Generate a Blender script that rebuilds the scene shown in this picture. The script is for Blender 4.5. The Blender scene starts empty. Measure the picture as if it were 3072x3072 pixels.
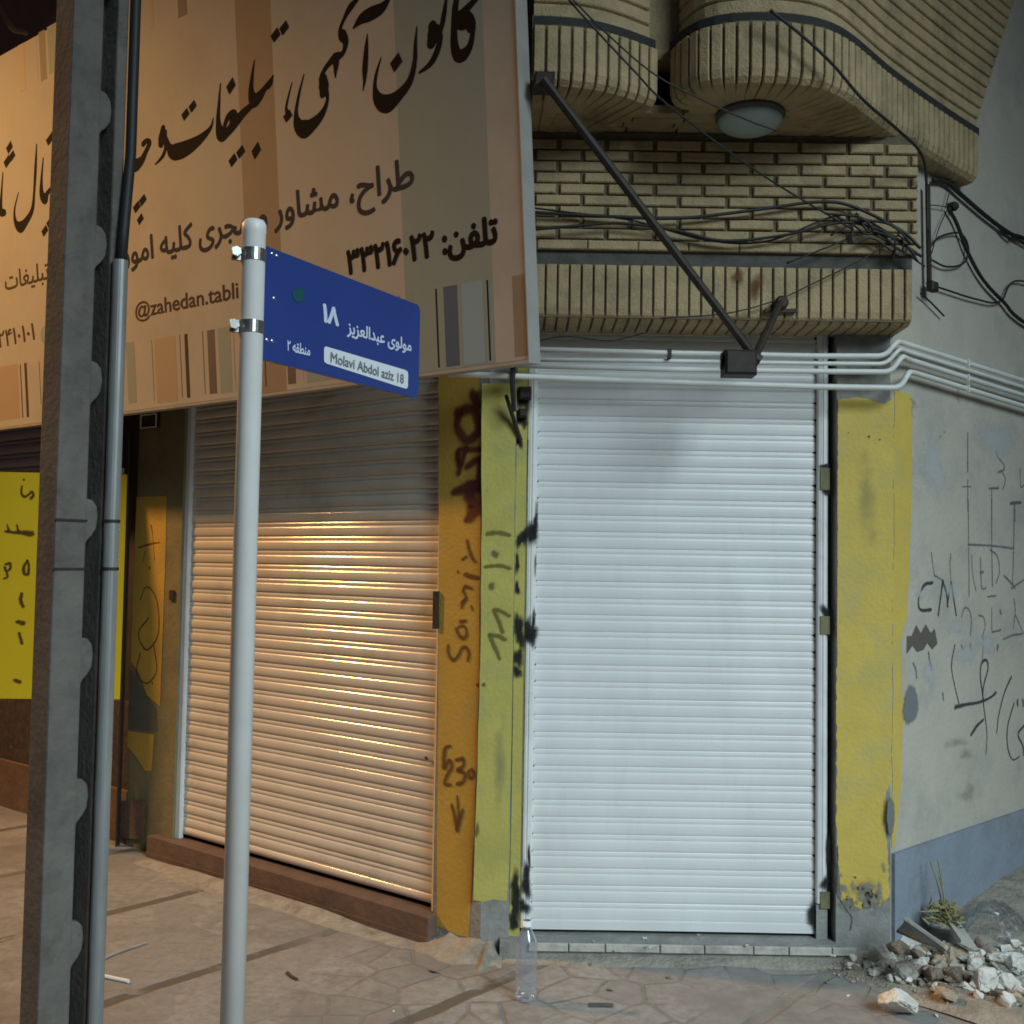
import bpy, math, random
from mathutils import Vector as V, Matrix
from mathutils.geometry import tessellate_polygon
from mathutils import noise as mnoise
random.seed(7)
SC = bpy.context.scene
COL = SC.collection

# ---------------------------------------------------------------- camera
F = 3200.0
PITCH = math.atan(149 / F)
ROLL = 0.016
CAM = V((0, 0, 1.5))
fwd = V((0, math.cos(PITCH), math.sin(PITCH)))
up0 = V((1, 0, 0)).cross(fwd)
right = V((1, 0, 0)) * math.cos(ROLL) + up0 * math.sin(ROLL)
up = -V((1, 0, 0)) * math.sin(ROLL) + up0 * math.cos(ROLL)
cd = bpy.data.cameras.new('camera')
cd.sensor_fit = 'HORIZONTAL'
cd.sensor_width = 36.0
cd.lens = 36.0 * F / 3072
cd.clip_end = 300
cam = bpy.data.objects.new('camera', cd)
COL.objects.link(cam)
cam.matrix_world = Matrix(((right.x, up.x, -fwd.x, CAM.x), (right.y, up.y, -fwd.y, CAM.y), (right.z, up.z, -fwd.z, CAM.z), (0, 0, 0, 1)))
SC.camera = cam

# ---------------------------------------------------------------- night sky, two street lamps out of frame, exposure
w = bpy.data.worlds.new('World')
SC.world = w
w.use_nodes = True
bg = w.node_tree.nodes['Background']
bg.inputs[0].default_value = (0.55, 0.60, 0.72, 1)
bg.inputs[1].default_value = 0.055
SC.view_settings.view_transform = 'Standard'
SC.view_settings.look = 'None'
SC.view_settings.exposure = 0.12
SC.view_settings.gamma = 1.0
SC.cycles.filter_width = 1.7


def spot(name, loc, aim, power, color, size, blend, radius):
    l = bpy.data.lights.new(name, 'SPOT')
    l.energy = power
    l.color = color
    l.spot_size = math.radians(size)
    l.spot_blend = blend
    l.shadow_soft_size = radius
    o = bpy.data.objects.new(name, l)
    COL.objects.link(o)
    o.location = loc
    o.rotation_euler = (V(aim) - V(loc)).to_track_quat('-Z', 'Y').to_euler()
    return o


spot('white_street_lamp', (4.8, -2.9, 5.5), (0.5, 3.1, -0.15), 3650, (0.77, 0.94, 1.0), 58, 1.0, 2.4)
spot('sodium_street_lamp', (-7.5, 5.8, 5.95), (-1.7, 4.8, 0.95), 2350, (1.0, 0.50, 0.155), 58, 1.0, 0.28)

# ---------------------------------------------------------------- helpers: planes of the place and points on them
def ray(u, v):
    return fwd + right * ((u - 1536) / F) - up * ((v - 1536) / F)


class Plane:
    def __init__(s, p, n):
        s.p = V(p)
        s.n = V(n).normalized()

    def off(s, d):
        return Plane(s.p + s.n * d, s.n)

    def at(s, u, v):
        d = ray(u, v)
        return CAM + d * ((s.p - CAM).dot(s.n) / d.dot(s.n))


Z = V((0, 0, 1))
GROUND = Plane((0, 0, 0), Z)
FRONT = Plane((0, 4.15, 0), (0, -1, 0))
DC = V((-0.095, 4.15, 0))                       # the building's corner
L = V((-0.79, 0.613, 0)).normalized()           # along the left facade, away from the corner
NL = V((-L.y, L.x, 0))                          # its outward normal
LEFT = Plane(DC, NL)
GC = V((1.474, 4.15, 0))                        # corner with the plaster building
R = V((0.743, 0.669, 0)).normalized()
NR = V((R.y, -R.x, 0))
RIGHT = Plane(GC, NR)


def ypl(y):
    return Plane((0, y, 0), (0, -1, 0))


def new_mesh(name, verts, faces, mat, parent=None, smooth=False, edge=None, mats=None, fm=None):
    me = bpy.data.meshes.new(name)
    me.from_pydata([tuple(v) for v in verts], [], faces)
    if mats:
        for m in mats:
            me.materials.append(m)
        me.polygons.foreach_set('material_index', fm)
    elif mat:
        me.materials.append(mat)
    if smooth:
        me.polygons.foreach_set('use_smooth', [True] * len(me.polygons))
    if edge is not None:
        a = me.attributes.new('edge', 'FLOAT', 'POINT')
        a.data.foreach_set('value', edge)
    me.update()
    o = bpy.data.objects.new(name, me)
    COL.objects.link(o)
    if parent:
        o.parent = parent
    return o


def tag(o, label=None, cat=None, group=None, kind=None):
    if label: o['label'] = label
    if cat: o['category'] = cat
    if group: o['group'] = group
    if kind: o['kind'] = kind
    return o


def thing(name, label, cat, group=None, loc=(0, 0, 0)):
    o = bpy.data.objects.new(name, None)
    o.empty_display_size = 0.1
    COL.objects.link(o)
    return tag(o, label, cat, group)


class MB:
    def __init__(s):
        s.v = []
        s.f = []
        s.e = []

    def add(s, vs, fs):
        n = len(s.v)
        s.v += [V(x) for x in vs]
        s.f += [tuple(i + n for i in f) for f in fs]

    def obox(s, o, a, b, c):
        """box from corner o with edge vectors a, b, c"""
        o, a, b, c = V(o), V(a), V(b), V(c)
        s.add([o, o + a, o + a + b, o + b, o + c, o + a + c, o + a + b + c, o + b + c],
              [(0, 3, 2, 1), (4, 5, 6, 7), (0, 1, 5, 4), (1, 2, 6, 5), (2, 3, 7, 6), (3, 0, 4, 7)])

    def brick(s, o, a, b, n, bev=0.004, jit=0.0):
        """chamfered block: base corner o, face vectors a and b, thickness vector n"""
        o, a, b, n = V(o), V(a), V(b), V(n)
        ua, ub, un = a.normalized() * bev, b.normalized() * bev, n.normalized() * bev
        j = n.normalized() * random.uniform(-jit, jit)
        n = n + j
        vs = [o, o + a, o + a + b, o + b]
        vs += [x + n - un for x in vs[:4]]
        vs += [o + ua + ub + n, o + a - ua + ub + n, o + a + b - ua - ub + n, o + b + ua - ub + n]
        fs = [(0, 1, 5, 4), (1, 2, 6, 5), (2, 3, 7, 6), (3, 0, 4, 7), (4, 5, 9, 8), (5, 6, 10, 9), (6, 7, 11, 10), (7, 4, 8, 11), (8, 9, 10, 11)]
        s.add(vs, fs)

    def prism(s, pts, z0, z1):
        n = len(pts)
        s.add([V((p[0], p[1], z0)) for p in pts] + [V((p[0], p[1], z1)) for p in pts],
              [tuple(range(n - 1, -1, -1)), tuple(range(n, 2 * n))] + [(i, (i + 1) % n, n + (i + 1) % n, n + i) for i in range(n)])

    def tube(s, pts, r, n=8, caps=True):
        pts = [V(p) for p in pts]
        rs = r if isinstance(r, (list, tuple)) else [r] * len(pts)
        base = len(s.v)
        t0 = (pts[1] - pts[0]).normalized()
        x = t0.orthogonal().normalized()
        rings = []
        for i, p in enumerate(pts):
            if i == 0: t = pts[1] - pts[0]
            elif i == len(pts) - 1: t = pts[-1] - pts[-2]
            else: t = (pts[i + 1] - pts[i]).normalized() + (pts[i] - pts[i - 1]).normalized()
            t = t.normalized() if t.length > 1e-9 else t0
            x = (x - t * x.dot(t)).normalized()
            y = t.cross(x)
            rings.append([p + (x * math.cos(k * 2 * math.pi / n) + y * math.sin(k * 2 * math.pi / n)) * rs[i] for k in range(n)])
        for rg in rings:
            s.v += rg
        for i in range(len(pts) - 1):
            for k in range(n):
                a = base + i * n + k
                b = base + i * n + (k + 1) % n
                s.f.append((a, b, b + n, a + n))
        if caps:
            s.f.append(tuple(base + k for k in range(n - 1, -1, -1)))
            s.f.append(tuple(base + (len(pts) - 1) * n + k for k in range(n)))

    def lathe(s, c, prof, n=24, axis=Z, close=True):
        c = V(c)
        axis = V(axis).normalized()
        x = axis.orthogonal().normalized()
        y = axis.cross(x)
        base = len(s.v)
        for r, h in prof:
            for k in range(n):
                a = k * 2 * math.pi / n
                s.v.append(c + axis * h + (x * math.cos(a) + y * math.sin(a)) * r)
        for i in range(len(prof) - 1):
            for k in range(n):
                a = base + i * n + k
                b = base + i * n + (k + 1) % n
                s.f.append((a, b, b + n, a + n))
        if close:
            s.f.append(tuple(base + k for k in range(n - 1, -1, -1)))
            s.f.append(tuple(base + (len(prof) - 1) * n + k for k in range(n)))

    def build(s, name, mat, parent=None, smooth=False):
        return new_mesh(name, s.v, s.f, mat, parent, smooth)


def smooth_path(pts, k=6):
    """Catmull-Rom through tuples of any length"""
    if len(pts) < 3:
        return [tuple(p) for p in pts]
    P = [tuple(2 * a - b for a, b in zip(pts[0], pts[1]))] + [tuple(p) for p in pts] + [tuple(2 * a - b for a, b in zip(pts[-1], pts[-2]))]
    out = []
    for i in range(1, len(P) - 2):
        for j in range(k):
            t = j / k
            out.append(tuple(0.5 * (2 * b + (c - a) * t + (2 * a - 5 * b + 4 * c - d) * t * t + (-a + 3 * b - 3 * c + d) * t ** 3)
                             for a, b, c, d in zip(P[i - 1], P[i], P[i + 1], P[i + 2])))
    out.append(tuple(pts[-1]))
    return out


# ---------------------------------------------------------------- materials
def nd(nt, typ, **kw):
    n = nt.nodes.new(typ)
    for k, v in kw.items():
        setattr(n, k, v)
    return n


def mat(name, c1, c2=None, scale=6.0, rough=0.8, metal=0.0, bump=0.0, bscale=40.0, contrast=(0.35, 0.65), c3=None, s3=2.0, spec=0.5, stretch=None, r3=(0.5, 0.7)):
    m = bpy.data.materials.new(name)
    m.use_nodes = True
    nt = m.node_tree
    b = nt.nodes['Principled BSDF']
    b.inputs['Roughness'].default_value = rough
    b.inputs['Metallic'].default_value = metal
    b.inputs['Specular IOR Level'].default_value = spec
    if c2 is None and not bump:
        b.inputs['Base Color'].default_value = (*c1, 1)
        return m
    tc = nd(nt, 'ShaderNodeTexCoord')
    src = tc.outputs['Object']
    if stretch:
        mp = nd(nt, 'ShaderNodeMapping')
        mp.inputs['Scale'].default_value = stretch
        nt.links.new(src, mp.inputs[0])
        src = mp.outputs[0]
    if c2 is None: c2 = c1
    n = nd(nt, 'ShaderNodeTexNoise')
    n.inputs['Scale'].default_value = scale
    n.inputs['Detail'].default_value = 8
    n.inputs['Roughness'].default_value = 0.65
    nt.links.new(src, n.inputs['Vector'])
    mr = nd(nt, 'ShaderNodeMapRange')
    mr.inputs[1].default_value, mr.inputs[2].default_value = contrast
    nt.links.new(n.outputs[0], mr.inputs[0])
    mx = nd(nt, 'ShaderNodeMix', data_type='RGBA')
    mx.inputs[6].default_value = (*c1, 1)
    mx.inputs[7].default_value = (*c2, 1)
    nt.links.new(mr.outputs[0], mx.inputs[0])
    out = mx.outputs[2]
    if c3:
        n3 = nd(nt, 'ShaderNodeTexNoise')
        n3.inputs['Scale'].default_value = s3
        n3.inputs['Detail'].default_value = 10
        n3.inputs['Roughness'].default_value = 0.7
        nt.links.new(src, n3.inputs['Vector'])
        mr3 = nd(nt, 'ShaderNodeMapRange')
        mr3.inputs[1].default_value, mr3.inputs[2].default_value = r3
        nt.links.new(n3.outputs[0], mr3.inputs[0])
        m3 = nd(nt, 'ShaderNodeMix', data_type='RGBA')
        nt.links.new(mr3.outputs[0], m3.inputs[0])
        nt.links.new(out, m3.inputs[6])
        m3.inputs[7].default_value = (*c3, 1)
        out = m3.outputs[2]
    nt.links.new(out, b.inputs['Base Color'])
    if bump:
        nb = nd(nt, 'ShaderNodeTexNoise')
        nb.inputs['Scale'].default_value = bscale
        nb.inputs['Detail'].default_value = 6
        nt.links.new(src, nb.inputs['Vector'])
        bp = nd(nt, 'ShaderNodeBump')
        bp.inputs['Strength'].default_value = bump
        bp.inputs['Distance'].default_value = 0.01
        nt.links.new(nb.outputs[0], bp.inputs['Height'])
        nt.links.new(bp.outputs[0], b.inputs['Normal'])
    return m


def spray(name, col, dens=0.9, soft=0.45, nscale=60.0, namt=0.35):
    """paint or soot laid on a surface, thinning towards the stroke's edge"""
    m = bpy.data.materials.new(name)
    m.use_nodes = True
    nt = m.node_tree
    b = nt.nodes['Principled BSDF']
    b.inputs['Base Color'].default_value = (*col, 1)
    b.inputs['Roughness'].default_value = 0.85
    at = nd(nt, 'ShaderNodeAttribute', attribute_name='edge')
    tc = nd(nt, 'ShaderNodeTexCoord')
    n = nd(nt, 'ShaderNodeTexNoise')
    n.inputs['Scale'].default_value = nscale
    n.inputs['Detail'].default_value = 5
    nt.links.new(tc.outputs['Object'], n.inputs['Vector'])
    ma = nd(nt, 'ShaderNodeMath', operation='MULTIPLY_ADD')
    nt.links.new(n.outputs[0], ma.inputs[0])
    ma.inputs[1].default_value = namt * 2
    nt.links.new(at.outputs['Fac'], ma.inputs[2])
    mr = nd(nt, 'ShaderNodeMapRange', interpolation_type='SMOOTHSTEP')
    mr.inputs[1].default_value = 1.0 - soft + namt * 0.8
    mr.inputs[2].default_value = 1.0 + namt * 0.7
    mr.inputs[3].default_value = dens
    mr.inputs[4].default_value = 0.0
    nt.links.new(ma.outputs[0], mr.inputs[0])
    nt.links.new(mr.outputs[0], b.inputs['Alpha'])
    return m


M = {}
M['white_slat'] = mat('white_slat', (0.74, 0.75, 0.75), (0.68, 0.69, 0.69), 3, rough=0.36, c3=(0.58, 0.59, 0.58), s3=5, r3=(0.52, 0.85), stretch=(1, 1, 0.25), bump=0.05, bscale=7)
M['cream_slat'] = mat('cream_slat', (0.68, 0.635, 0.55), (0.60, 0.56, 0.48), 4, rough=0.15, spec=0.7, c3=(0.42, 0.40, 0.36), s3=4, r3=(0.55, 0.85), bump=0.06, bscale=9)
M['mauve_slat'] = mat('mauve_slat', (0.46, 0.44, 0.50), (0.40, 0.38, 0.44), 4, rough=0.4)
M['rail'] = mat('rail', (0.74, 0.75, 0.74), (0.64, 0.65, 0.64), 9, rough=0.38, metal=0.0, c3=(0.42, 0.42, 0.42), s3=12, r3=(0.58, 0.8))
M['yellow'] = mat('yellow', (0.60, 0.45, 0.09), (0.53, 0.40, 0.082), 7, rough=0.7, c3=(0.42, 0.38, 0.16), s3=4, r3=(0.5, 0.75), bump=0.25, bscale=60)
M['lime'] = mat('lime', (0.48, 0.43, 0.10), (0.40, 0.36, 0.09), 6, rough=0.7, c3=(0.30, 0.31, 0.15), s3=5, r3=(0.52, 0.78), bump=0.25, bscale=60)
M['ochre'] = mat('ochre', (0.50, 0.33, 0.055), (0.43, 0.285, 0.05), 6, rough=0.7, c3=(0.36, 0.26, 0.10), s3=5, r3=(0.55, 0.8), bump=0.25, bscale=60)  # yellow paint with the sodium lamp's orange put into the colour
M['cement'] = mat('cement', (0.30, 0.30, 0.28), (0.22, 0.22, 0.21), 9, rough=0.9, c3=(0.16, 0.155, 0.14), s3=5, bump=0.5, bscale=50)
M['plaster'] = mat('plaster', (0.48, 0.45, 0.385), (0.43, 0.405, 0.345), 4, rough=0.9, c3=(0.27, 0.28, 0.265), s3=2.2, r3=(0.5, 0.8), bump=0.35, bscale=45)
M['skirt'] = mat('skirt', (0.235, 0.275, 0.335), (0.20, 0.235, 0.28), 6, rough=0.85, c3=(0.17, 0.17, 0.15), s3=4, r3=(0.5, 0.75), bump=0.4, bscale=40)
M['brick'] = mat('brick', (0.48, 0.37, 0.205), (0.38, 0.295, 0.165), 14, rough=0.85, c3=(0.20, 0.165, 0.10), s3=5, r3=(0.48, 0.75), bump=0.5, bscale=120)
M['mortar'] = mat('mortar', (0.11, 0.09, 0.055), (0.17, 0.14, 0.09), 30, rough=0.95)
M['mortar_grey'] = mat('mortar_grey', (0.11, 0.105, 0.095), (0.075, 0.07, 0.065), 18, rough=0.95, bump=0.5)
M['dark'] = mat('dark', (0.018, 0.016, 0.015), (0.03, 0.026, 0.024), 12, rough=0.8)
M['black_metal'] = mat('black_metal', (0.02, 0.018, 0.016), (0.045, 0.03, 0.02), 25, rough=0.65, metal=0.2)
M['cable'] = mat('cable', (0.016, 0.016, 0.017), rough=0.6)
M['pvc'] = mat('pvc', (0.74, 0.75, 0.72), (0.66, 0.67, 0.65), 8, rough=0.45)
M['concrete'] = mat('concrete', (0.165, 0.152, 0.135), (0.115, 0.106, 0.095), 10, rough=0.9, c3=(0.075, 0.066, 0.058), s3=7, r3=(0.5, 0.75), bump=0.3, bscale=60)
M['zinc'] = mat('zinc', (0.34, 0.35, 0.35), (0.25, 0.26, 0.26), 20, rough=0.45, metal=0.4, stretch=(1, 1, 0.2))
M['postwhite'] = mat('postwhite', (0.84, 0.84, 0.82), (0.78, 0.78, 0.76), 10, rough=0.42, c3=(0.30, 0.28, 0.26), s3=26, r3=(0.68, 0.76))
M['steel'] = mat('steel', (0.62, 0.62, 0.60), (0.35, 0.35, 0.34), 40, rough=0.25, metal=0.9)
M['blue'] = mat('blue', (0.026, 0.055, 0.25), (0.023, 0.05, 0.225), 5, rough=0.42)
M['signwhite'] = mat('signwhite', (0.74, 0.77, 0.82), rough=0.5)
M['signtext'] = mat('signtext', (0.62, 0.68, 0.85), rough=0.5)
M['signgrey'] = mat('signgrey', (0.16, 0.18, 0.20), rough=0.6)
M['green_dark'] = mat('green_dark', (0.012, 0.085, 0.10), rough=0.5)
M['tan'] = mat('tan', (0.40, 0.39, 0.355), (0.375, 0.365, 0.33), 5, rough=0.75, c3=(0.28, 0.27, 0.24), s3=1.3, r3=(0.5, 0.85), bump=0.25, bscale=2.2)
M['rust_band'] = mat('rust_band', (0.26, 0.20, 0.145), (0.24, 0.185, 0.135), 6, rough=0.75)
M['sage_band'] = mat('sage_band', (0.235, 0.295, 0.28), (0.22, 0.28, 0.265), 6, rough=0.75)
M['ink'] = mat('ink', (0.010, 0.008, 0.008), rough=0.9, spec=0.1)
M['ink_grey'] = mat('ink_grey', (0.05, 0.046, 0.052), rough=0.9, spec=0.1)
M['ink_brown'] = mat('ink_brown', (0.085, 0.055, 0.035), rough=0.9, spec=0.1)
M['print_navy'] = mat('print_navy', (0.035, 0.085, 0.16), rough=0.7)
M['print_purple'] = mat('print_purple', (0.085, 0.06, 0.065), rough=0.7)
M['print_blue'] = mat('print_blue', (0.22, 0.34, 0.42), rough=0.7)
M['print_orange'] = mat('print_orange', (0.34, 0.265, 0.185), rough=0.7)
M['board_yellow'] = mat('board_yellow', (0.95, 0.66, 0.016), (0.92, 0.63, 0.016), 4, rough=0.55)
M['brown_wall'] = mat('brown_wall', (0.24, 0.12, 0.085), (0.18, 0.09, 0.065), 5, rough=0.85, bump=0.3)
M['frame_grey'] = mat('frame_grey', (0.34, 0.33, 0.31), (0.28, 0.27, 0.255), 8, rough=0.6)
M['redstone'] = mat('redstone', (0.16, 0.10, 0.07), (0.10, 0.066, 0.05), 8, rough=0.75, c3=(0.12, 0.08, 0.06), s3=5, bump=0.4)
M['granite'] = mat('granite', (0.075, 0.062, 0.06), (0.035, 0.03, 0.034), 30, rough=0.6, c3=(0.26, 0.19, 0.16), s3=25, r3=(0.6, 0.72))
M['olive'] = mat('olive', (0.20, 0.185, 0.095), (0.165, 0.15, 0.08), 7, rough=0.8, c3=(0.12, 0.11, 0.075), s3=5, bump=0.3)
M['steel_grey'] = mat('steel_grey', (0.115, 0.115, 0.095), (0.09, 0.09, 0.08), 8, rough=0.8)
M['stone_pale'] = mat('stone_pale', (0.50, 0.48, 0.43), (0.40, 0.385, 0.35), 14, rough=0.85, c3=(0.25, 0.24, 0.21), s3=7, bump=0.4, bscale=60)
M['lampglass'] = mat('lampglass', (0.40, 0.50, 0.52), (0.34, 0.44, 0.46), 8, rough=0.3)
M['rock_white'] = mat('rock_white', (0.74, 0.72, 0.68), (0.60, 0.57, 0.52), 18, rough=0.95, c3=(0.42, 0.36, 0.30), s3=14, r3=(0.55, 0.8), bump=0.9, bscale=60)
M['rock_grey'] = mat('rock_grey', (0.42, 0.40, 0.36), (0.30, 0.28, 0.25), 22, rough=0.95, c3=(0.20, 0.175, 0.15), s3=18, bump=0.9, bscale=80)
M['rock_brown'] = mat('rock_brown', (0.27, 0.205, 0.15), (0.18, 0.14, 0.105), 24, rough=0.95, c3=(0.11, 0.085, 0.065), s3=20, bump=1.0, bscale=90)
M['rock_tan'] = mat('rock_tan', (0.46, 0.36, 0.27), (0.36, 0.28, 0.21), 20, rough=0.95, bump=0.9, bscale=80)
M['dirt'] = mat('dirt', (0.36, 0.335, 0.285), (0.26, 0.24, 0.20), 18, rough=0.95, c3=(0.15, 0.135, 0.11), s3=7, bump=0.9, bscale=60)
M['straw'] = mat('straw', (0.30, 0.27, 0.12), (0.20, 0.19, 0.08), 30, rough=0.85)
M['paper'] = mat('paper', (0.62, 0.62, 0.60), (0.5, 0.5, 0.48), 12, rough=0.85)
M['dark_wood_slot_shade'] = mat('dark_wood_slot_shade', (0.07, 0.06, 0.05), (0.04, 0.035, 0.03), 20, rough=0.85)
M['spray_black'] = spray('spray_black', (0.012, 0.013, 0.015), 0.97, 0.5)
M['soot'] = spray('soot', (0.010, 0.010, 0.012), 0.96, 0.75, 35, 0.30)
M['spray_brown'] = spray('spray_brown', (0.13, 0.055, 0.012), 0.85, 0.6)
M['spray_red'] = spray('spray_red', (0.105, 0.018, 0.012), 0.82, 0.7, 30, 0.3)
M['spray_olive'] = spray('spray_olive', (0.15, 0.13, 0.03), 0.78, 0.75)
M['marker'] = spray('marker', (0.035, 0.042, 0.048), 0.85, 0.7, 110, 0.45)
M['marker_faint'] = spray('marker_faint', (0.13, 0.14, 0.145), 0.7, 0.8, 90, 0.5)
M['patch_grey'] = spray('patch_grey', (0.17, 0.185, 0.19), 0.95, 0.35, 60, 0.2)
M['patch_brown'] = spray('patch_brown', (0.115, 0.10, 0.085), 0.95, 0.4, 60, 0.2)
M['patch_white'] = spray('patch_white', (0.52, 0.55, 0.56), 0.6, 0.8, 40, 0.35)
M['rust_stain'] = spray('rust_stain', (0.14, 0.05, 0.015), 0.8, 0.9, 30, 0.3)
M['cement_wear'] = spray('cement_wear', (0.27, 0.265, 0.22), 0.85, 0.9, 60, 0.5)
M['grime'] = spray('grime', (0.25, 0.235, 0.17), 0.38, 1.0, 18, 0.45)


def clear_plastic(name, tint, gloss, haze_):
    m = bpy.data.materials.new(name)
    m.use_nodes = True
    nt = m.node_tree
    for n in list(nt.nodes):
        if n.type != 'OUTPUT_MATERIAL': nt.nodes.remove(n)
    out = nt.nodes[0]
    tr = nd(nt, 'ShaderNodeBsdfTransparent')
    tr.inputs[0].default_value = (*tint, 1)
    gl = nd(nt, 'ShaderNodeBsdfGlossy')
    gl.inputs[0].default_value = (0.9, 0.95, 1, 1)
    gl.inputs['Roughness'].default_value = 0.12 if name == 'pet' else 0.3
    df = nd(nt, 'ShaderNodeBsdfDiffuse')
    df.inputs[0].default_value = (0.55, 0.62, 0.72, 1)
    fr = nd(nt, 'ShaderNodeLayerWeight')
    fr.inputs[0].default_value = gloss
    m1 = nd(nt, 'ShaderNodeMixShader')
    m2 = nd(nt, 'ShaderNodeMixShader')
    m2.inputs[0].default_value = haze_
    mrf = nd(nt, 'ShaderNodeMapRange')
    mrf.inputs[3].default_value = 0.07
    mrf.inputs[4].default_value = 0.9
    nt.links.new(fr.outputs['Facing'], mrf.inputs[0])
    nt.links.new(mrf.outputs[0], m1.inputs[0])
    nt.links.new(tr.outputs[0], m1.inputs[1])
    nt.links.new(gl.outputs[0], m1.inputs[2])
    nt.links.new(m1.outputs[0], m2.inputs[1])
    nt.links.new(df.outputs[0], m2.inputs[2])
    nt.links.new(m2.outputs[0], out.inputs[0])
    return m


M['pet'] = clear_plastic('pet', (0.90, 0.93, 0.97), 0.34, 0.11)
M['film'] = clear_plastic('film', (0.97, 0.97, 0.97), 0.15, 0.02)


def paving():
    m = bpy.data.materials.new('paving')
    m.use_nodes = True
    nt = m.node_tree
    b = nt.nodes['Principled BSDF']
    b.inputs['Roughness'].default_value = 0.85
    lk = nt.links.new
    tc = nd(nt, 'ShaderNodeTexCoord')
    P = tc.outputs['Object']

    def math_(op, a, b_=None, c=None):
        n = nd(nt, 'ShaderNodeMath', operation=op)
        for i, x in enumerate((a, b_, c)):
            if x is None: continue
            if isinstance(x, (int, float)): n.inputs[i].default_value = x
            else: lk(x, n.inputs[i])
        return n.outputs[0]

    def noise(scale, detail=6, rough=0.6):
        n = nd(nt, 'ShaderNodeTexNoise')
        n.inputs['Scale'].default_value = scale
        n.inputs['Detail'].default_value = detail
        n.inputs['Roughness'].default_value = rough
        lk(P, n.inputs['Vector'])
        return n.outputs[0]

    def rng(x, a, b_, c=0.0, d=1.0, smooth=True):
        n = nd(nt, 'ShaderNodeMapRange')
        if smooth: n.interpolation_type = 'SMOOTHSTEP'
        lk(x, n.inputs[0])
        for i, y in enumerate((a, b_, c, d)): n.inputs[i + 1].default_value = y
        return n.outputs[0]

    def mix(f, a, b_):
        n = nd(nt, 'ShaderNodeMix', data_type='RGBA')
        if isinstance(f, (int, float)): n.inputs[0].default_value = f
        else: lk(f, n.inputs[0])
        for i, x in ((6, a), (7, b_)):
            if isinstance(x, tuple): n.inputs[i].default_value = (*x, 1)
            else: lk(x, n.inputs[i])
        return n.outputs[2]

    sp = nd(nt, 'ShaderNodeSeparateXYZ')
    lk(P, sp.inputs[0])
    X, Y = sp.outputs[0], sp.outputs[1]
    n1 = noise(3.0)
    q = math_('ADD', math_('MULTIPLY', X, 0.757), math_('MULTIPLY', Y, -0.654))
    q = math_('ADD', q, math_('MULTIPLY', n1, 0.05))
    # dark cast strips every 0.83 m, square to the left facade
    t = math_('FRACT', math_('DIVIDE', math_('ADD', q, 100 * 0.838 + 1.72 + 0.419 - 0.025), 0.838))
    strip_d = math_('MULTIPLY', math_('ABSOLUTE', math_('SUBTRACT', t, 0.5)), 0.838)
    strip = rng(strip_d, 0.022, 0.034, 1.0, 0.0)
    strip = math_('MULTIPLY', strip, rng(noise(5, 6), 0.30, 0.45))
    # crazy paving between
    vo = nd(nt, 'ShaderNodeTexVoronoi', feature='DISTANCE_TO_EDGE', voronoi_dimensions='2D')
    vo.inputs['Scale'].default_value = 5.6
    vc = nd(nt, 'ShaderNodeTexVoronoi', feature='F1', voronoi_dimensions='2D')
    vc.inputs['Scale'].default_value = 5.6
    wob = nd(nt, 'ShaderNodeTexNoise')
    wob.inputs['Scale'].default_value = 4
    lk(P, wob.inputs['Vector'])
    vm = nd(nt, 'ShaderNodeVectorMath', operation='MULTIPLY_ADD')
    lk(wob.outputs['Color'], vm.inputs[0])
    vm.inputs[1].default_value = (0.045, 0.045, 0)
    lk(P, vm.inputs[2])
    lk(vm.outputs[0], vo.inputs['Vector'])
    lk(vm.outputs[0], vc.inputs['Vector'])
    joint = rng(vo.outputs['Distance'], 0.02, 0.065, 1.0, 0.0)
    jm = rng(noise(1.7, 4), 0.36, 0.56)
    side = rng(X, -1.2, 0.0, 0.25, 1.0)
    joint = math_('MULTIPLY', math_('MULTIPLY', joint, jm), side)
    sepc = nd(nt, 'ShaderNodeSeparateColor')
    lk(vc.outputs['Color'], sepc.inputs[0])
    stone = mix(sepc.outputs[0], (0.25, 0.252, 0.245), (0.325, 0.325, 0.316))
    fine = noise(22, 10, 0.75)
    stone = mix(rng(fine, 0.36, 0.66, 0, 0.8), stone, (0.20, 0.187, 0.17))
    stone = mix(math_('MULTIPLY', joint, 0.48), stone, (0.13, 0.12, 0.107))
    stone = mix(math_('MULTIPLY', strip, 0.9), stone, (0.095, 0.082, 0.07))
    # trodden dust and cement smears
    dust = rng(noise(1.15, 7, 0.62), 0.47, 0.60)
    stone = mix(math_('MULTIPLY', dust, 0.72), stone, (0.18, 0.178, 0.172))
    # cement screed towards the right
    scr = rng(math_('ADD', q, math_('MULTIPLY', noise(2.2, 8), 0.35)), -1.64, -1.5)
    stone = mix(math_('MULTIPLY', scr, 0.8), stone, mix(rng(noise(9, 10, 0.7), 0.35, 0.7), (0.27, 0.263, 0.245), (0.18, 0.174, 0.16)))
    stn = rng(noise(2.6, 9, 0.72), 0.52, 0.66)
    stone = mix(math_('MULTIPLY', stn, 0.45), stone, (0.13, 0.122, 0.112))
    spk = rng(noise(75, 3), 0.66, 0.71)
    stone = mix(math_('MULTIPLY', spk, 0.6), stone, (0.10, 0.09, 0.08))
    lk(stone, b.inputs['Base Color'])
    h = math_('SUBTRACT', math_('MULTIPLY', fine, 0.5), math_('MULTIPLY', math_('MAXIMUM', joint, strip), 0.6))
    bp = nd(nt, 'ShaderNodeBump')
    bp.inputs['Strength'].default_value = 0.6
    bp.inputs['Distance'].default_value = 0.012
    lk(h, bp.inputs['Height'])
    lk(bp.outputs[0], b.inputs['Normal'])
    return m


M['paving'] = paving()

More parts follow.
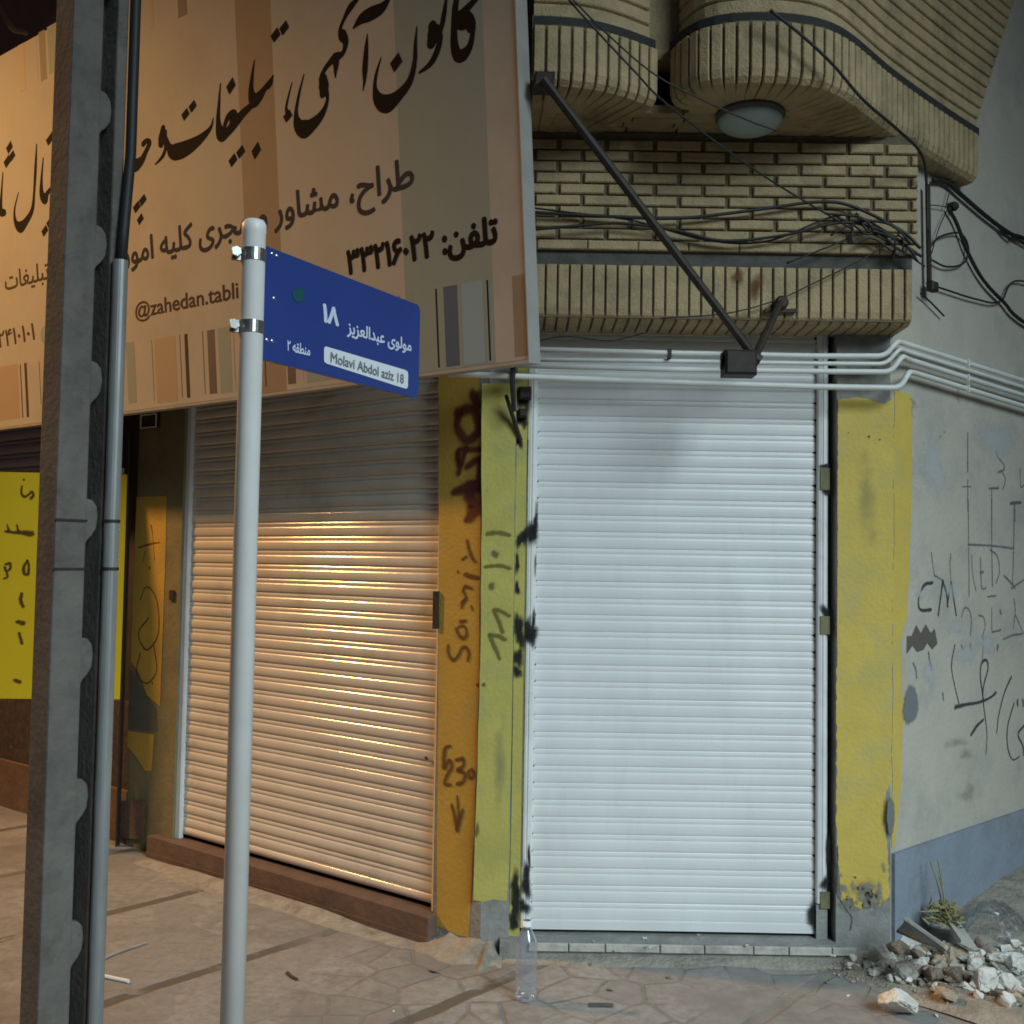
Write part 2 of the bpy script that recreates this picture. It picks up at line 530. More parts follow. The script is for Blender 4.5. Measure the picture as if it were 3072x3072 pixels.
# ---------------------------------------------------------------- decal helpers (paint, print and soot lying on a surface)
LAYER = [0]
WIDE = [1.0]


def ribbon(mb, plane, pts, wmul=1.0, k=6, soft=True, edges=None, lift=0.0015):
    """a brush or pen stroke: (u, v, width) along its middle, laid on a real plane"""
    LAYER[0] += 1
    wmul *= WIDE[0]
    pl = plane.off(lift + (LAYER[0] % 40) * 0.00002)
    sp = smooth_path(pts, k)
    C = [pl.at(p[0], p[1]) for p in sp]
    Wd = []
    for p, c in zip(sp, C):
        d = (c - CAM).dot(fwd)
        Wd.append(max(p[2], 1.0) * wmul * d / F / 2)
    rows = []
    n = len(C)
    for i in range(n):
        t = (C[min(i + 1, n - 1)] - C[max(i - 1, 0)])
        if t.length < 1e-9: t = V((1, 0, 0))
        t.normalize()
        s = pl.n.cross(t).normalized()
        rows.append((C[i], s, t, Wd[i]))
    vs, fs, ed = [], [], []

    def row(c, s, wd, e):
        vs.extend([c - s * wd, c, c + s * wd])
        ed.extend([1.0, e, 1.0])
    c, s, t, wd = rows[0]
    for a in (80, 50, 25):
        a = math.radians(a)
        row(c - t * wd * math.sin(a), s, wd * math.cos(a), math.sin(a))
    for c, s, t, wd in rows:
        row(c, s, wd, 0.0)
    c, s, t, wd = rows[-1]
    for a in (25, 50, 80):
        a = math.radians(a)
        row(c + t * wd * math.sin(a), s, wd * math.cos(a), math.sin(a))
    m = len(vs) // 3
    for i in range(m - 1):
        a = i * 3
        fs += [(a, a + 1, a + 4, a + 3), (a + 1, a + 2, a + 5, a + 4)]
    mb.add(vs, fs)
    mb.e += ed


def blob(mb, plane, u, v, ru, rv, jag=0.25, n=22, lift=0.0015, rot=0.0):
    LAYER[0] += 1
    pl = plane.off(lift + (LAYER[0] % 40) * 0.00002)
    vs, ed = [pl.at(u, v)], [0.0]
    ph = [random.uniform(0, 6.28) for _ in range(4)]
    for fr, e in ((0.55, 0.55), (1.0, 1.0)):
        for k in range(n):
            a = k * 2 * math.pi / n
            r = fr * (1 + jag * (0.5 * math.sin(2 * a + ph[0]) + 0.35 * math.sin(3 * a + ph[1]) + 0.12 * math.sin(7 * a + ph[2])))
            x, y = ru * r * math.cos(a), rv * r * math.sin(a)
            vs.append(pl.at(u + x * math.cos(rot) - y * math.sin(rot), v + x * math.sin(rot) + y * math.cos(rot)))
            ed.append(e)
    fs = [(0, 1 + k, 1 + (k + 1) % n) for k in range(n)]
    fs += [(1 + k, 1 + n + k, 1 + n + (k + 1) % n, 1 + (k + 1) % n) for k in range(n)]
    mb.add(vs, fs)
    mb.e += ed


def poly(mb, plane, pts, lift=0.0015, jag=0.0, step=60):
    """flat filled outline on a plane, edges broken up a little"""
    LAYER[0] += 1
    pl = plane.off(lift + (LAYER[0] % 40) * 0.00002)
    out = []
    n = len(pts)
    for i in range(n):
        a, b = pts[i], pts[(i + 1) % n]
        d = math.hypot(b[0] - a[0], b[1] - a[1])
        m = max(1, int(d / step)) if jag else 1
        for k in range(m):
            t = k / m
            j = jag if k else 0
            out.append((a[0] + (b[0] - a[0]) * t + random.uniform(-j, j), a[1] + (b[1] - a[1]) * t + random.uniform(-j, j)))
    V3 = [pl.at(*p) for p in out]
    flat = [V((p[0], -p[1], 0)) for p in out]
    tris = tessellate_polygon([flat])
    nb = len(mb.v)
    # keep the faces turned to the plane's outward side
    fs = []
    for t in tris:
        a, b, c = (V3[i] for i in t)
        fs.append(tuple(t) if (b - a).cross(c - a).dot(pl.n) > 0 else tuple(reversed(t)))
    mb.add(V3, fs)
    mb.e += [0.0] * len(V3)


def decal(name, mb, m, parent):
    return new_mesh(name, mb.v, mb.f, M[m], parent, edge=mb.e if len(mb.e) == len(mb.v) else None)


# ---------------------------------------------------------------- lettering from the built-in font, Arabic script shaped by hand
FORMS = {'ا': ('\uFE8D', '\uFE8E', None, None), 'آ': ('\uFE81', '\uFE82', None, None), 'ب': ('\uFE8F', '\uFE90', '\uFE91', '\uFE92'), 'ت': ('\uFE95', '\uFE96', '\uFE97', '\uFE98'),
         'ج': ('\uFE9D', '\uFE9E', '\uFE9F', '\uFEA0'), 'ح': ('\uFEA1', '\uFEA2', '\uFEA3', '\uFEA4'), 'د': ('\uFEA9', '\uFEAA', None, None), 'ر': ('\uFEAD', '\uFEAE', None, None), 'ز': ('\uFEAF', '\uFEB0', None, None),
         'ش': ('\uFEB5', '\uFEB6', '\uFEB7', '\uFEB8'), 'ط': ('\uFEC1', '\uFEC2', '\uFEC3', '\uFEC4'), 'ع': ('\uFEC9', '\uFECA', '\uFECB', '\uFECC'), 'غ': ('\uFECD', '\uFECE', '\uFECF', '\uFED0'), 'ف': ('\uFED1', '\uFED2', '\uFED3', '\uFED4'),
         'ق': ('\uFED5', '\uFED6', '\uFED7', '\uFED8'), 'ک': ('\uFB8E', '\uFB8F', '\uFB90', '\uFB91'), 'ل': ('\uFEDD', '\uFEDE', '\uFEDF', '\uFEE0'), 'م': ('\uFEE1', '\uFEE2', '\uFEE3', '\uFEE4'), 'ن': ('\uFEE5', '\uFEE6', '\uFEE7', '\uFEE8'),
         'ه': ('\uFEE9', '\uFEEA', '\uFEEB', '\uFEEC'), 'و': ('\uFEED', '\uFEEE', None, None), 'ی': ('\uFBFC', '\uFBFD', '\uFBFE', '\uFBFF')}


def shape(s):
    if s.isascii(): return s
    out = []
    for i, c in enumerate(s):
        if c not in FORMS:
            out.append(c)
            continue
        pj = i > 0 and s[i - 1] in FORMS and FORMS[s[i - 1]][2] is not None
        nj = FORMS[c][2] is not None and i + 1 < len(s) and s[i + 1] in FORMS
        f = FORMS[c]
        out.append(f[3] if pj and nj else f[1] if pj else f[2] if nj else f[0])
    res, run = [], ''
    for c in out:
        if c in '۰۱۲۳۴۵۶۷۸۹': run += c
        else:
            if run: res.append(run)
            run = ''
            res.append(c)
    if run: res.append(run)
    return ''.join(reversed(res))


def glyph_shapes(s):
    cu = bpy.data.curves.new('lettering_source', 'FONT')
    cu.body = shape(s)
    cu.size = 1
    o = bpy.data.objects.new('lettering_source', cu)
    COL.objects.link(o)
    bpy.context.view_layer.update()
    c = o.to_curve(bpy.context.evaluated_depsgraph_get())
    loops = []
    for sp in c.splines:
        pts = []
        bp = sp.bezier_points
        n = len(bp)
        for i in range(n):
            a, b = bp[i], bp[(i + 1) % n]
            p0, p1, p2, p3 = a.co, a.handle_right, b.handle_left, b.co
            straight = (p1 - p0).cross(p3 - p0).length < 1e-6 and (p2 - p0).cross(p3 - p0).length < 1e-6
            for k in range(1 if straight else 4):
                t = k / 4
                q = p0 * (1 - t) ** 3 + p1 * 3 * t * (1 - t) ** 2 + p2 * 3 * t * t * (1 - t) + p3 * t ** 3
                pts.append((q.x, q.y))
        if len(pts) > 2: loops.append(pts)
    o.to_curve_clear()
    COL.objects.unlink(o)
    bpy.data.objects.remove(o)
    bpy.data.curves.remove(cu)

    def area(p):
        return sum(p[i - 1][0] * p[i][1] - p[i][0] * p[i - 1][1] for i in range(len(p))) / 2

    def inside(pt, p):
        r = False
        for i in range(len(p)):
            a, b = p[i - 1], p[i]
            if (a[1] > pt[1]) != (b[1] > pt[1]) and pt[0] < (b[0] - a[0]) * (pt[1] - a[1]) / (b[1] - a[1]) + a[0]: r = not r
        return r
    A = [(area(p), p) for p in loops]
    sgn = 1 if max(A, key=lambda x: abs(x[0]))[0] > 0 else -1
    outers = [[a * sgn, p, []] for a, p in A if a * sgn > 0]
    for a, p in A:
        if a * sgn <= 0:
            c = [o_ for o_ in outers if inside(p[0], o_[1]) and o_[0] > -a * sgn]
            if c: min(c, key=lambda x: x[0])[2].append(p)
            else: outers.append([-a * sgn, p, []])
    return outers


def write(mb, plane, s, uvl, uvr, uvt, bold=0.0, upv=Z, lift=0.0006):
    """lettering fitted between two baseline ends and a top, on a real plane"""
    sh = glyph_shapes(s)
    xs = [q[0] for o in sh for q in o[1]]
    ys = [q[1] for o in sh for q in o[1]]
    x0, x1, y0, y1 = min(xs), max(xs), min(ys), max(ys)
    A, B, T = plane.at(*uvl), plane.at(*uvr), plane.at(*uvt)
    W_ = B - A
    upv = (upv - plane.n * upv.dot(plane.n)).normalized()
    H_ = upv * (T - A).dot(upv)
    shifts = [(0, 0)]
    if bold: shifts = [(0, 0), (bold, 0), (-bold, 0), (0, bold), (0, -bold), (bold * .7, bold * .7), (-bold * .7, -bold * .7), (bold * .7, -bold * .7), (-bold * .7, bold * .7)]
    k = 0
    for dx, dy in shifts:
        for a, p, holes in sh:
            k += 1
            loops = [p] + holes
            fl = [[V((q[0], q[1], 0)) for q in lp] for lp in loops]
            tris = tessellate_polygon(fl)
            pts = [q for lp in loops for q in lp]
            vv = [A + W_ * ((q[0] + dx - x0) / (x1 - x0)) + H_ * ((q[1] + dy - y0) / (y1 - y0)) + plane.n * (lift + (k % 37) * 0.00002) for q in pts]
            fs = []
            for t in tris:
                a_, b_, c_ = (vv[i] for i in t)
                fs.append(tuple(t) if (b_ - a_).cross(c_ - a_).dot(plane.n) > 0 else tuple(reversed(t)))
            mb.add(vv, fs)


# ================================================================ THE SETTING
g = MB()
g.add([(-40, -25, 0), (40, -25, 0), (40, 50, 0), (-40, 50, 0)], [(0, 1, 2, 3)])
tag(g.build('pavement', M['paving']), kind='structure')

# earth banked up against the plaster wall
def mound_h(p):
    d = (p - GC).dot(NR)
    s = (p - GC).dot(R)
    a = max(0.0, 1 - max(d, 0) / 0.55)
    b_ = max(0.0, min(1.0, (s + 0.25) / 1.3))
    f = max(0, 1 - ((d - 0.45) / 0.4) ** 2) * max(0, 1 - ((s - 0.25) / 0.75) ** 2)
    return a * a * (3 - 2 * a) * b_ * 0.15 + 0.045 * f


mm = MB()
NX, NY = 60, 26
for j in range(NY + 1):
    for i in range(NX + 1):
        p = GC + R * (-0.32 + 4.4 * (i / NX) ** 1.5) + NR * (0.95 * j / NY - 0.02)
        e = min(1, (NY - j) / 3, i / 4)
        p.z = mound_h(p) + e * (0.006 + random.uniform(-0.006, 0.008)) - 0.012 * (1 - e)
        mm.v.append(p)
for j in range(NY):
    for i in range(NX):
        a = j * (NX + 1) + i
        mm.f.append((a, a + NX + 1, a + NX + 2, a + 1))
tag(mm.build('dirt_bank', M['dirt'], smooth=True), kind='structure')

# dust and cement droppings banked along the foot of the pillars and steps
def fillet(line, out, hgt, w_, seed):
    rr = random.Random(seed)
    b = MB()
    n = 40
    ja = [rr.uniform(.7, 1.3) for _ in range(12)]
    jb = [rr.uniform(.7, 1.3) for _ in range(12)]
    ip = lambda arr, t: arr[int(t)] * (1 - t % 1) + arr[int(t) + 1] * (t % 1)
    for i in range(n + 1):
        t = i / n * (len(line) - 1)
        k = min(int(t), len(line) - 2)
        p = line[k].lerp(line[k + 1], t - k)
        o = out[k].lerp(out[k + 1], t - k).normalized()
        e = min(1, i / 9, (n - i) / 9)
        wd__ = w_ * ip(ja, i / n * 10)
        h = hgt * ip(jb, i / n * 10) * e
        b.v += [p - o * 0.02 + Z * h, p + o * wd__ * .25 + Z * h * .75, p + o * wd__ * .6 + Z * h * .28, p + o * wd__ - Z * 0.004]
    for i in range(n):
        for j in range(3):
            a = i * 4 + j
            b.f.append((a, a + 1, a + 5, a + 4))
    o = b.build('ground_dust', M['dirt'], None, smooth=True)
    if o.data.polygons[len(o.data.polygons) // 2].normal.z < 0: o.data.flip_normals()
    return tag(o, kind='structure')


_f1 = LEFT.at(1300, 2000); _f1.z = 0
_f2 = FRONT.at(1520, 2000); _f2.z = 0
fillet([_f1 + NL * 0.0, V((DC.x, DC.y, 0)), _f2], [NL, (NL + V((0, -1, 0))) * .5, V((0, -1, 0))], 0.052, 0.16, 3)
_a, _b = LEFT.at(1300, 2000) + NL * 0.10, LEFT.at(500, 2000) + NL * 0.10
_a.z = _b.z = 0
fillet([_a, _b], [NL, NL], 0.02, 0.10, 4)
_g1, _g2 = V((-0.02, 4.112, 0)), V((1.36, 4.112, 0))
fillet([_g1, _g2], [V((0, -1, 0))] * 2, 0.022, 0.07, 5)
_g1, _g2 = V((1.26, 4.15, 0)), V((1.50, 4.15, 0))
fillet([_g1, _g2], [V((0, -1, 0))] * 2, 0.06, 0.2, 6)

# ================================================================ SHOP BUILDING
shop = thing('shop_building', 'yellow pillared corner shop building with brick balcony and two closed roller shutters', 'building')


def at_left(u, v, d=0.0):
    return LEFT.off(d).at(u, v)


# ---- pillars
cp = MB()
E1 = FRONT.at(1538, 2000)
F1 = at_left(1316, 2000)
back = 0.30
cp.prism([(DC.x, DC.y), (F1.x, F1.y), (F1.x + .62 * back, F1.y + .79 * back), (E1.x + 0.02, E1.y + back), (E1.x, E1.y)][::-1], -0.02, 2.62)
corner = cp.build('pillar', M['cement'], shop)
tag(corner, 'corner pillar, lamp orange put into its left face colour and lime yellow on its right face, with brown spray writing')
b = MB()
poly(b, LEFT, [(1316, 1105), (1440, 1105), (1441, 1700), (1436, 2100), (1424, 2450), (1413, 2700), (1406, 2812), (1375, 2806), (1340, 2790), (1308, 2778), (1316, 2000)], jag=1.5)
decal('lamp_orange_paint', b, 'ochre', corner)  # yellow face turned orange, the street lamp's light put into the colour
b = MB()
poly(b, FRONT, [(1446, 1150), (1549, 1150), (1542, 1700), (1535, 2200), (1527, 2600), (1521, 2705), (1480, 2698), (1450, 2706), (1420, 2700), (1427, 2450), (1438, 2100), (1444, 1700)], jag=1.5)
decal('lime_paint', b, 'lime', corner)
b = MB()
PB = ypl(4.165)
# narrow strip between crack and rail
st = MB()
x0, x1 = FRONT.at(1538, 2000).x, FRONT.at(1571, 2000).x
st.obox((x0, 4.168, -0.02), (x1 - x0, 0, 0), (0, 0.1, 0), (0, 0, 2.5))
strip = st.build('pillar_strip', M['lime'], shop)
STRIP = ypl(4.168)

rp = MB()
xr0 = FRONT.at(2509, 2000).x
rp.prism([(xr0, 4.15), (GC.x, GC.y), (GC.x + 0.2, GC.y + 0.3), (xr0, 4.45)], -0.02, 2.62)
rpil = rp.build('pillar', M['cement'], shop)
tag(rpil, 'wide yellow pillar to the right of the white shutter, paint worn off at its foot')
b = MB()
poly(b, FRONT, [(2514, 1200), (2560, 1192), (2600, 1194), (2630, 1206), (2652, 1212), (2672, 1200), (2682, 1188), (2681, 1500), (2677, 2000), (2673, 2350), (2660, 2372), (2657, 2500), (2665, 2560), (2668, 2690), (2640, 2720), (2610, 2702), (2580, 2728), (2550, 2706), (2526, 2715), (2516, 2600), (2509, 2480), (2510, 2000)], jag=2.5, step=12)
decal('yellow_paint', b, 'yellow', rpil)
b = MB()
for k in range(34):
    v = 2725 - abs(random.gauss(0, 45))
    blob(b, FRONT, random.uniform(2518, 2662), v, random.uniform(6, 26) * (1 if v > 2640 else .6), random.uniform(8, 30), lift=0.003, jag=0.5)
decal('worn_paint', b, 'cement_wear', rpil)
b = MB()
for u, v, r in ((2608, 1309, 6), (2546, 1297, 3), (2640, 1318, 4), (2612, 2690, 10), (2566, 2632, 6)):
    blob(b, FRONT, u, v, r, r, lift=0.004)
ribbon(b, FRONT, [(2513, 2540, 5), (2512, 2650, 5), (2514, 2685, 4), (2540, 2730, 4), (2556, 2752, 4), (2552, 2790, 5)], lift=0.004)
ribbon(b, FRONT, [(2512, 1200, 4), (2511, 2000, 3)], lift=0.004)
decal('crack', b, 'marker', rpil)
b = MB()
for u, v, a_, c_ in ((2590, 2660, 80, 40), (2600, 1500, 50, 200)):
    blob(b, FRONT, u, v, a_, c_, lift=0.003)
decal('grime', b, 'grime', rpil)

# ---- far left pillar between the shops, on the left facade
lp = MB()
a0, a1 = at_left(398, 1900), at_left(536, 1900)
lp.prism([(a1.x, a1.y), (a0.x, a0.y), (a0.x + .62 * .3, a0.y + .79 * .3), (a1.x + .62 * .3, a1.y + .79 * .3)][::-1], -0.02, 2.62)
lpil = lp.build('pillar', M['olive'], shop)
tag(lpil, 'narrow olive pillar with yellow lamp light and grey shadow painted on it, left of the cream shutter')
b = MB()
poly(b, LEFT, [(410, 1492), (500, 1488), (497, 1640), (491, 1800), (485, 1990), (480, 2120), (440, 2085), (418, 2020), (393, 1985), (398, 1800), (404, 1640)], jag=1)
poly(b, LEFT, [(384, 2193), (462, 2204), (455, 2312), (436, 2314), (410, 2272), (381, 2238)], jag=1)
decal('yellow_paint', b, 'ochre', lpil)  # yellow areas are the lamp-lit parts of the pillar, light put into colour
b = MB()
poly(b, LEFT, [(388, 2000), (415, 2045), (470, 2130), (472, 2196), (384, 2186)], lift=0.0012)
decal('shadow_patch', b, 'steel_grey', lpil)  # grey triangle is a cast shadow painted on the pillar
b = MB()
poly(b, LEFT.off(0.012), [(352, 2402), (436, 2402), (432, 2520), (342, 2512)])
decal('foot_tile', b, 'redstone', lpil)
b = MB()
zs = lambda p, o=(0, 1200), s=560 / 1932: (o[0] + p[0] * s, o[1] + p[1] * s, p[2] * s)
for stx in ([(1565, 1300, 40), (1580, 1400, 20), (1600, 1660, 18)], [(1430, 1530, 25), (1560, 1490, 35), (1650, 1475, 20)], [(1500, 1560, 16), (1480, 1680, 14)], [(1545, 1730, 40), (1550, 1750, 40)]):
    ribbon(b, LEFT, [zs(p) for p in stx])
for stx in ([(445, 1855, 8), (415, 1900, 9), (440, 1950, 9), (475, 1900, 9), (470, 1800, 8), (440, 1760, 7), (420, 1800, 7)], [(420, 1960, 9), (410, 2020, 8), (440, 2050, 8), (470, 2010, 8), (460, 1930, 7)], [(456, 2048, 9), (458, 2052, 9)]):
    ribbon(b, LEFT, stx)
decal('spray_writing', b, 'spray_brown', lpil)

# ---- roller shutters
PROFILE = [(0.00, 0.000, 0.019), (0.035, 0.0065, 0.012), (0.14, 0.0105, 0.001), (0.34, 0.0125, 0.0), (0.54, 0.011, 0.0), (0.645, 0.0075, 0.003), (0.685, 0.0032, 0.006), (0.72, 0.0062, 0.004), (0.83, 0.0078, 0.002), (0.94, 0.0055, 0.011)]


def curtain(p0, d, n, width, z0, z1, pitch, m, inset=1.0, dents=0.0006, rnd=1, relief=0.5):
    rr = random.Random(rnd)
    vs, fs = [], []
    NC = 16
    rows = []
    z = z0
    # flat bottom bar
    rows += [(z0, 0.004, 0.0), (z0 + 0.002, 0.010, 0.0), (z0 + 0.034, 0.010, 0.0), (z0 + 0.036, 0.004, 0.006)]
    z = z0 + 0.038
    while z < z1:
        j = rr.uniform(-0.0007, 0.0007)
        jx = rr.uniform(-0.003, 0.004)
        for t, o, i in PROFILE:
            rows.append((z + t * pitch, o * relief + j, i * inset + jx))
        z += pitch
    ph = [rr.uniform(0, 6) for _ in range(6)]
    for zz, o, i in rows:
        for c in range(NC + 1):
            x = i * 0.0 + (width) * c / NC
            if c == 0: x = i * 0.5
            if c == NC: x = width - i
            wv = dents * (math.sin(x * 5 + zz * 2.3 + ph[0]) + math.sin(zz * 7 + ph[1] + x * 2) + 0.6 * math.sin(x * 13 + zz * 17 + ph[2]))
            sag = -0.004 * math.sin(math.pi * x / width) * 0
            vs.append(p0 + d * x + n * (o + wv) + Z * (zz + sag))
    for r_ in range(len(rows) - 1):
        for c in range(NC):
            a = r_ * (NC + 1) + c
            fs.append((a, a + 1, a + NC + 2, a + NC + 1))
    o = new_mesh('roller_shutter', vs, fs, M[m], shop, smooth=False)
    if m == 'cream_slat': o.data.polygons.foreach_set('use_smooth', [True] * len(o.data.polygons))
    # flip if needed so that faces look outwards
    if o.data.polygons[0].normal.dot(n) < 0: o.data.flip_normals()
    return o


SHY = 4.212
xs0, xs1 = ypl(SHY).at(1600, 2000).x, ypl(SHY).at(2450, 2000).x
sh_r = curtain(V((xs0, SHY, 0)), V((1, 0, 0)), V((0, -1, 0)), xs1 - xs0, 0.078, 2.46, 0.0655, 'white_slat', 1.0, 0.0009, 3, 0.42)
tag(sh_r, 'tall narrow white roller shutter, clean and bright')
# its rails: rounded channel sections
def rail(p0, d, n, width, z0, z1, name, m, parent):
    b = MB()
    prof = [(0.0, 0.0), (0.0, 0.016), (0.004, 0.021), (0.35 * width, 0.024), (0.45 * width, 0.0195), (0.55 * width, 0.024), (width - 0.006, 0.021), (width, 0.014), (width, 0.0)]
    k = len(prof)
    vs = [p0 + d * a + n * h + Z * z for z in (z0, z1) for a, h in prof]
    fs = [(i, i + 1, k + i + 1, k + i) for i in range(k - 1)] + [tuple(range(k)), tuple(range(2 * k - 1, k - 1, -1))]
    b.add(vs, fs)
    return b.build(name, M[m], parent)


PX, PN = V((1, 0, 0)), V((0, -1, 0))
RLY = 4.205
rx0, rx1 = ypl(RLY - .02).at(1572, 2000).x, ypl(RLY - .02).at(1604, 2000).x
rail(V((rx0, RLY, 0)), PX, PN, rx1 - rx0, 0.09, 2.46, 'guide_rail', 'rail', sh_r)
qx0, qx1 = ypl(RLY - .02).at(2451, 2000).x, ypl(RLY - .02).at(2484, 2000).x
rail(V((qx0, RLY, 0)), PX, PN, qx1 - qx0, 0.20, 2.46, 'guide_rail', 'rail', sh_r)
# plates and stubs along the right rail
b = MB()
for v0, v1 in ((1405, 1470), (1848, 1902), (2672, 2722)):
    p, q = ypl(RLY - .012).at(2458, v1), ypl(RLY - .012).at(2486, v0)
    b.obox((p.x, RLY - 0.0275, p.z), (q.x - p.x, 0, 0), (0, 0.006, 0), (0, 0, q.z - p.z))
b.build('bracket', M['olive'], sh_r)
b = MB()
p = ypl(RLY).at(2468, 2770)
b.obox((qx0, RLY - 0.02, 0.05), (qx1 - qx0, 0, 0), (0, 0.03, 0), (0, 0, 0.145))
b.build('rail_foot', M['cement'], sh_r)
# dark reveal behind the rails
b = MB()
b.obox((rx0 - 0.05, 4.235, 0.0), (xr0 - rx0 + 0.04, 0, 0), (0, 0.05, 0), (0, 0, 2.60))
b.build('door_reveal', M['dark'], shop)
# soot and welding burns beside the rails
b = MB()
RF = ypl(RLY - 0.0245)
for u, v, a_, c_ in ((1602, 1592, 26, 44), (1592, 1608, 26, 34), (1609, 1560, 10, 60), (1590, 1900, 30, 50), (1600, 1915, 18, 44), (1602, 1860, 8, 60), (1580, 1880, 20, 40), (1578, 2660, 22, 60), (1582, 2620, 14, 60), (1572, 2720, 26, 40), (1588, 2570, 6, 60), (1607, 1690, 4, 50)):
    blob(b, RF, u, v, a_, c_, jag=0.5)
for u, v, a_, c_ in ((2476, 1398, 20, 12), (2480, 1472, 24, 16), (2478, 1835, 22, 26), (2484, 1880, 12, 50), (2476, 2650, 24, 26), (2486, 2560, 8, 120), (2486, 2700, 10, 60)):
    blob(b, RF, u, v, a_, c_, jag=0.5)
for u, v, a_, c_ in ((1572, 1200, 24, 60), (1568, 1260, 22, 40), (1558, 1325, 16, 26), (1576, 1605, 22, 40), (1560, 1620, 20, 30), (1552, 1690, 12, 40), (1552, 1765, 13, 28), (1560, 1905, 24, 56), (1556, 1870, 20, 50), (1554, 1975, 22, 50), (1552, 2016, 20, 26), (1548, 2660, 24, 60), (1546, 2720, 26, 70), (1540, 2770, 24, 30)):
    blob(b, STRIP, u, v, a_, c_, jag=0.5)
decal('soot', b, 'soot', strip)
b = MB()
ribbon(b, STRIP, [(1551, 1160, 6), (1545, 1500, 6), (1540, 1900, 5), (1535, 2300, 4), (1526, 2760, 5)])
ribbon(b, STRIP, [(1584, 1320, 4), (1581, 1600, 3), (1574, 2100, 4), (1566, 2600, 4)])
decal('crack', b, 'spray_black', strip)
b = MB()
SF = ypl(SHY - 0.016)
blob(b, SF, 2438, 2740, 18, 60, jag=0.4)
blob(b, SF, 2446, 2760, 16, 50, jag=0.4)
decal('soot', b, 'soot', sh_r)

# left shutter on the left facade, set back a little
SL = LEFT.off(-0.045)
q0, q1 = SL.at(1322, 2000), SL.at(546, 2000)
wl = (q1 - q0).length
pl0 = V((q1.x, q1.y, 0))
sh_l = curtain(pl0, -L, NL, wl, 0.122, 2.46, 0.0655, 'cream_slat', 1.0, 0.0006, 9, 0.75)
tag(sh_l, 'wide cream roller shutter glowing orange under the street lamp')
g0 = SL.at(1312, 2000)
g1 = SL.at(1338, 2000)
wd = (g1 - g0).length
rail(V((SL.at(1319, 2000).x, SL.at(1319, 2000).y, 0)) + NL * 0.006, -L, NL, wd * 0.9, 0.03, 2.46, 'guide_rail', 'rail', sh_l)
g1 = SL.at(574, 2000)
g0 = SL.at(541, 2000)
rail(V((g0.x, g0.y, 0)) + NL * 0.006, -L, NL, (g1 - g0).length * 0.8, 0.06, 2.46, 'guide_rail', 'rail', sh_l)
b = MB()
p = LEFT.off(-0.03).at(1322, 1885)
b.obox(p + L * 0.005, -L * 0.022, NL * 0.045, Z * 0.15)
b.build('lock_plate', M['black_metal'], sh_l)
b = MB()
p = LEFT.off(-0.02).at(522, 1800)
b.obox(p, -L * 0.035, NL * 0.03, Z * 0.05)
b.build('latch', M['black_metal'], sh_l)
b = MB()
SLF = SL.off(0.016)
for u, v, a_, c_ in ((545, 2205, 14, 45), (520, 2420, 12, 60), (528, 2300, 10, 60), (512, 2480, 14, 30), (1280, 2275, 8, 9)):
    blob(b, SLF, u, v, a_, c_, jag=0.5)
decal('scuff', b, 'grime', sh_l)
b = MB()
blob(b, SLF, 1279, 2275, 9, 9, jag=0.4, lift=0.003)
for v in range(1560, 2480, 31):
    blob(b, SLF, 553 - (v - 1560) * 0.034 - 4, v + random.uniform(-4, 4), 6, 9, jag=0.6, lift=0.003)
decal('wear_marks', b, 'soot', sh_l)
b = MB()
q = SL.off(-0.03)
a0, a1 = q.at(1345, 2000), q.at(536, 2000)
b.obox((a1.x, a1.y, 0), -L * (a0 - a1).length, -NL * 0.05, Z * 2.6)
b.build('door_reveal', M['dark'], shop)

# ---- steps
b = MB()
xa, xb = FRONT.at(1500, 2800).x, FRONT.at(2560, 2800).x
SY = 4.10
b.obox((xa, SY + 0.012, -0.02), (xb - xa, 0, 0), (0, 0.2, 0), (0, 0, 0.085))
step = b.build('door_step', M['cement'], shop)
b = MB()
x = xa + 0.11
while x < xb - 0.06:
    wdt = random.uniform(0.13, 0.22)
    b.brick((x, SY + 0.010, 0.032), (min(wdt, xb - x) - 0.004, 0, 0), (0, 0, 0.030), (0, -0.012, 0), 0.003, 0.002)
    x += wdt
b.build('stone_edging', M['stone_pale'], step)
b = MB()
a0, a1 = LEFT.at(1312, 2750), LEFT.at(470, 2500)
b.obox((a0.x, a0.y, -0.02), L * (a1 - a0).length, NL * 0.06, Z * 0.045)
b.obox(V((a0.x, a0.y, -0.02)) - NL * 0.12, L * (a1 - a0).length, NL * 0.175, Z * 0.122)
b.build('door_step', M['redstone'], shop)

# ---- lintel wall over the doors and brick work over the front shutter
b = MB()
b.obox((rx0 - 0.2, 4.25, 2.42), (GC.x - rx0 + 0.2, 0, 0), (0, 0.2, 0), (0, 0, 2.6))
b.build('upper_wall', M['mortar_grey'], shop)

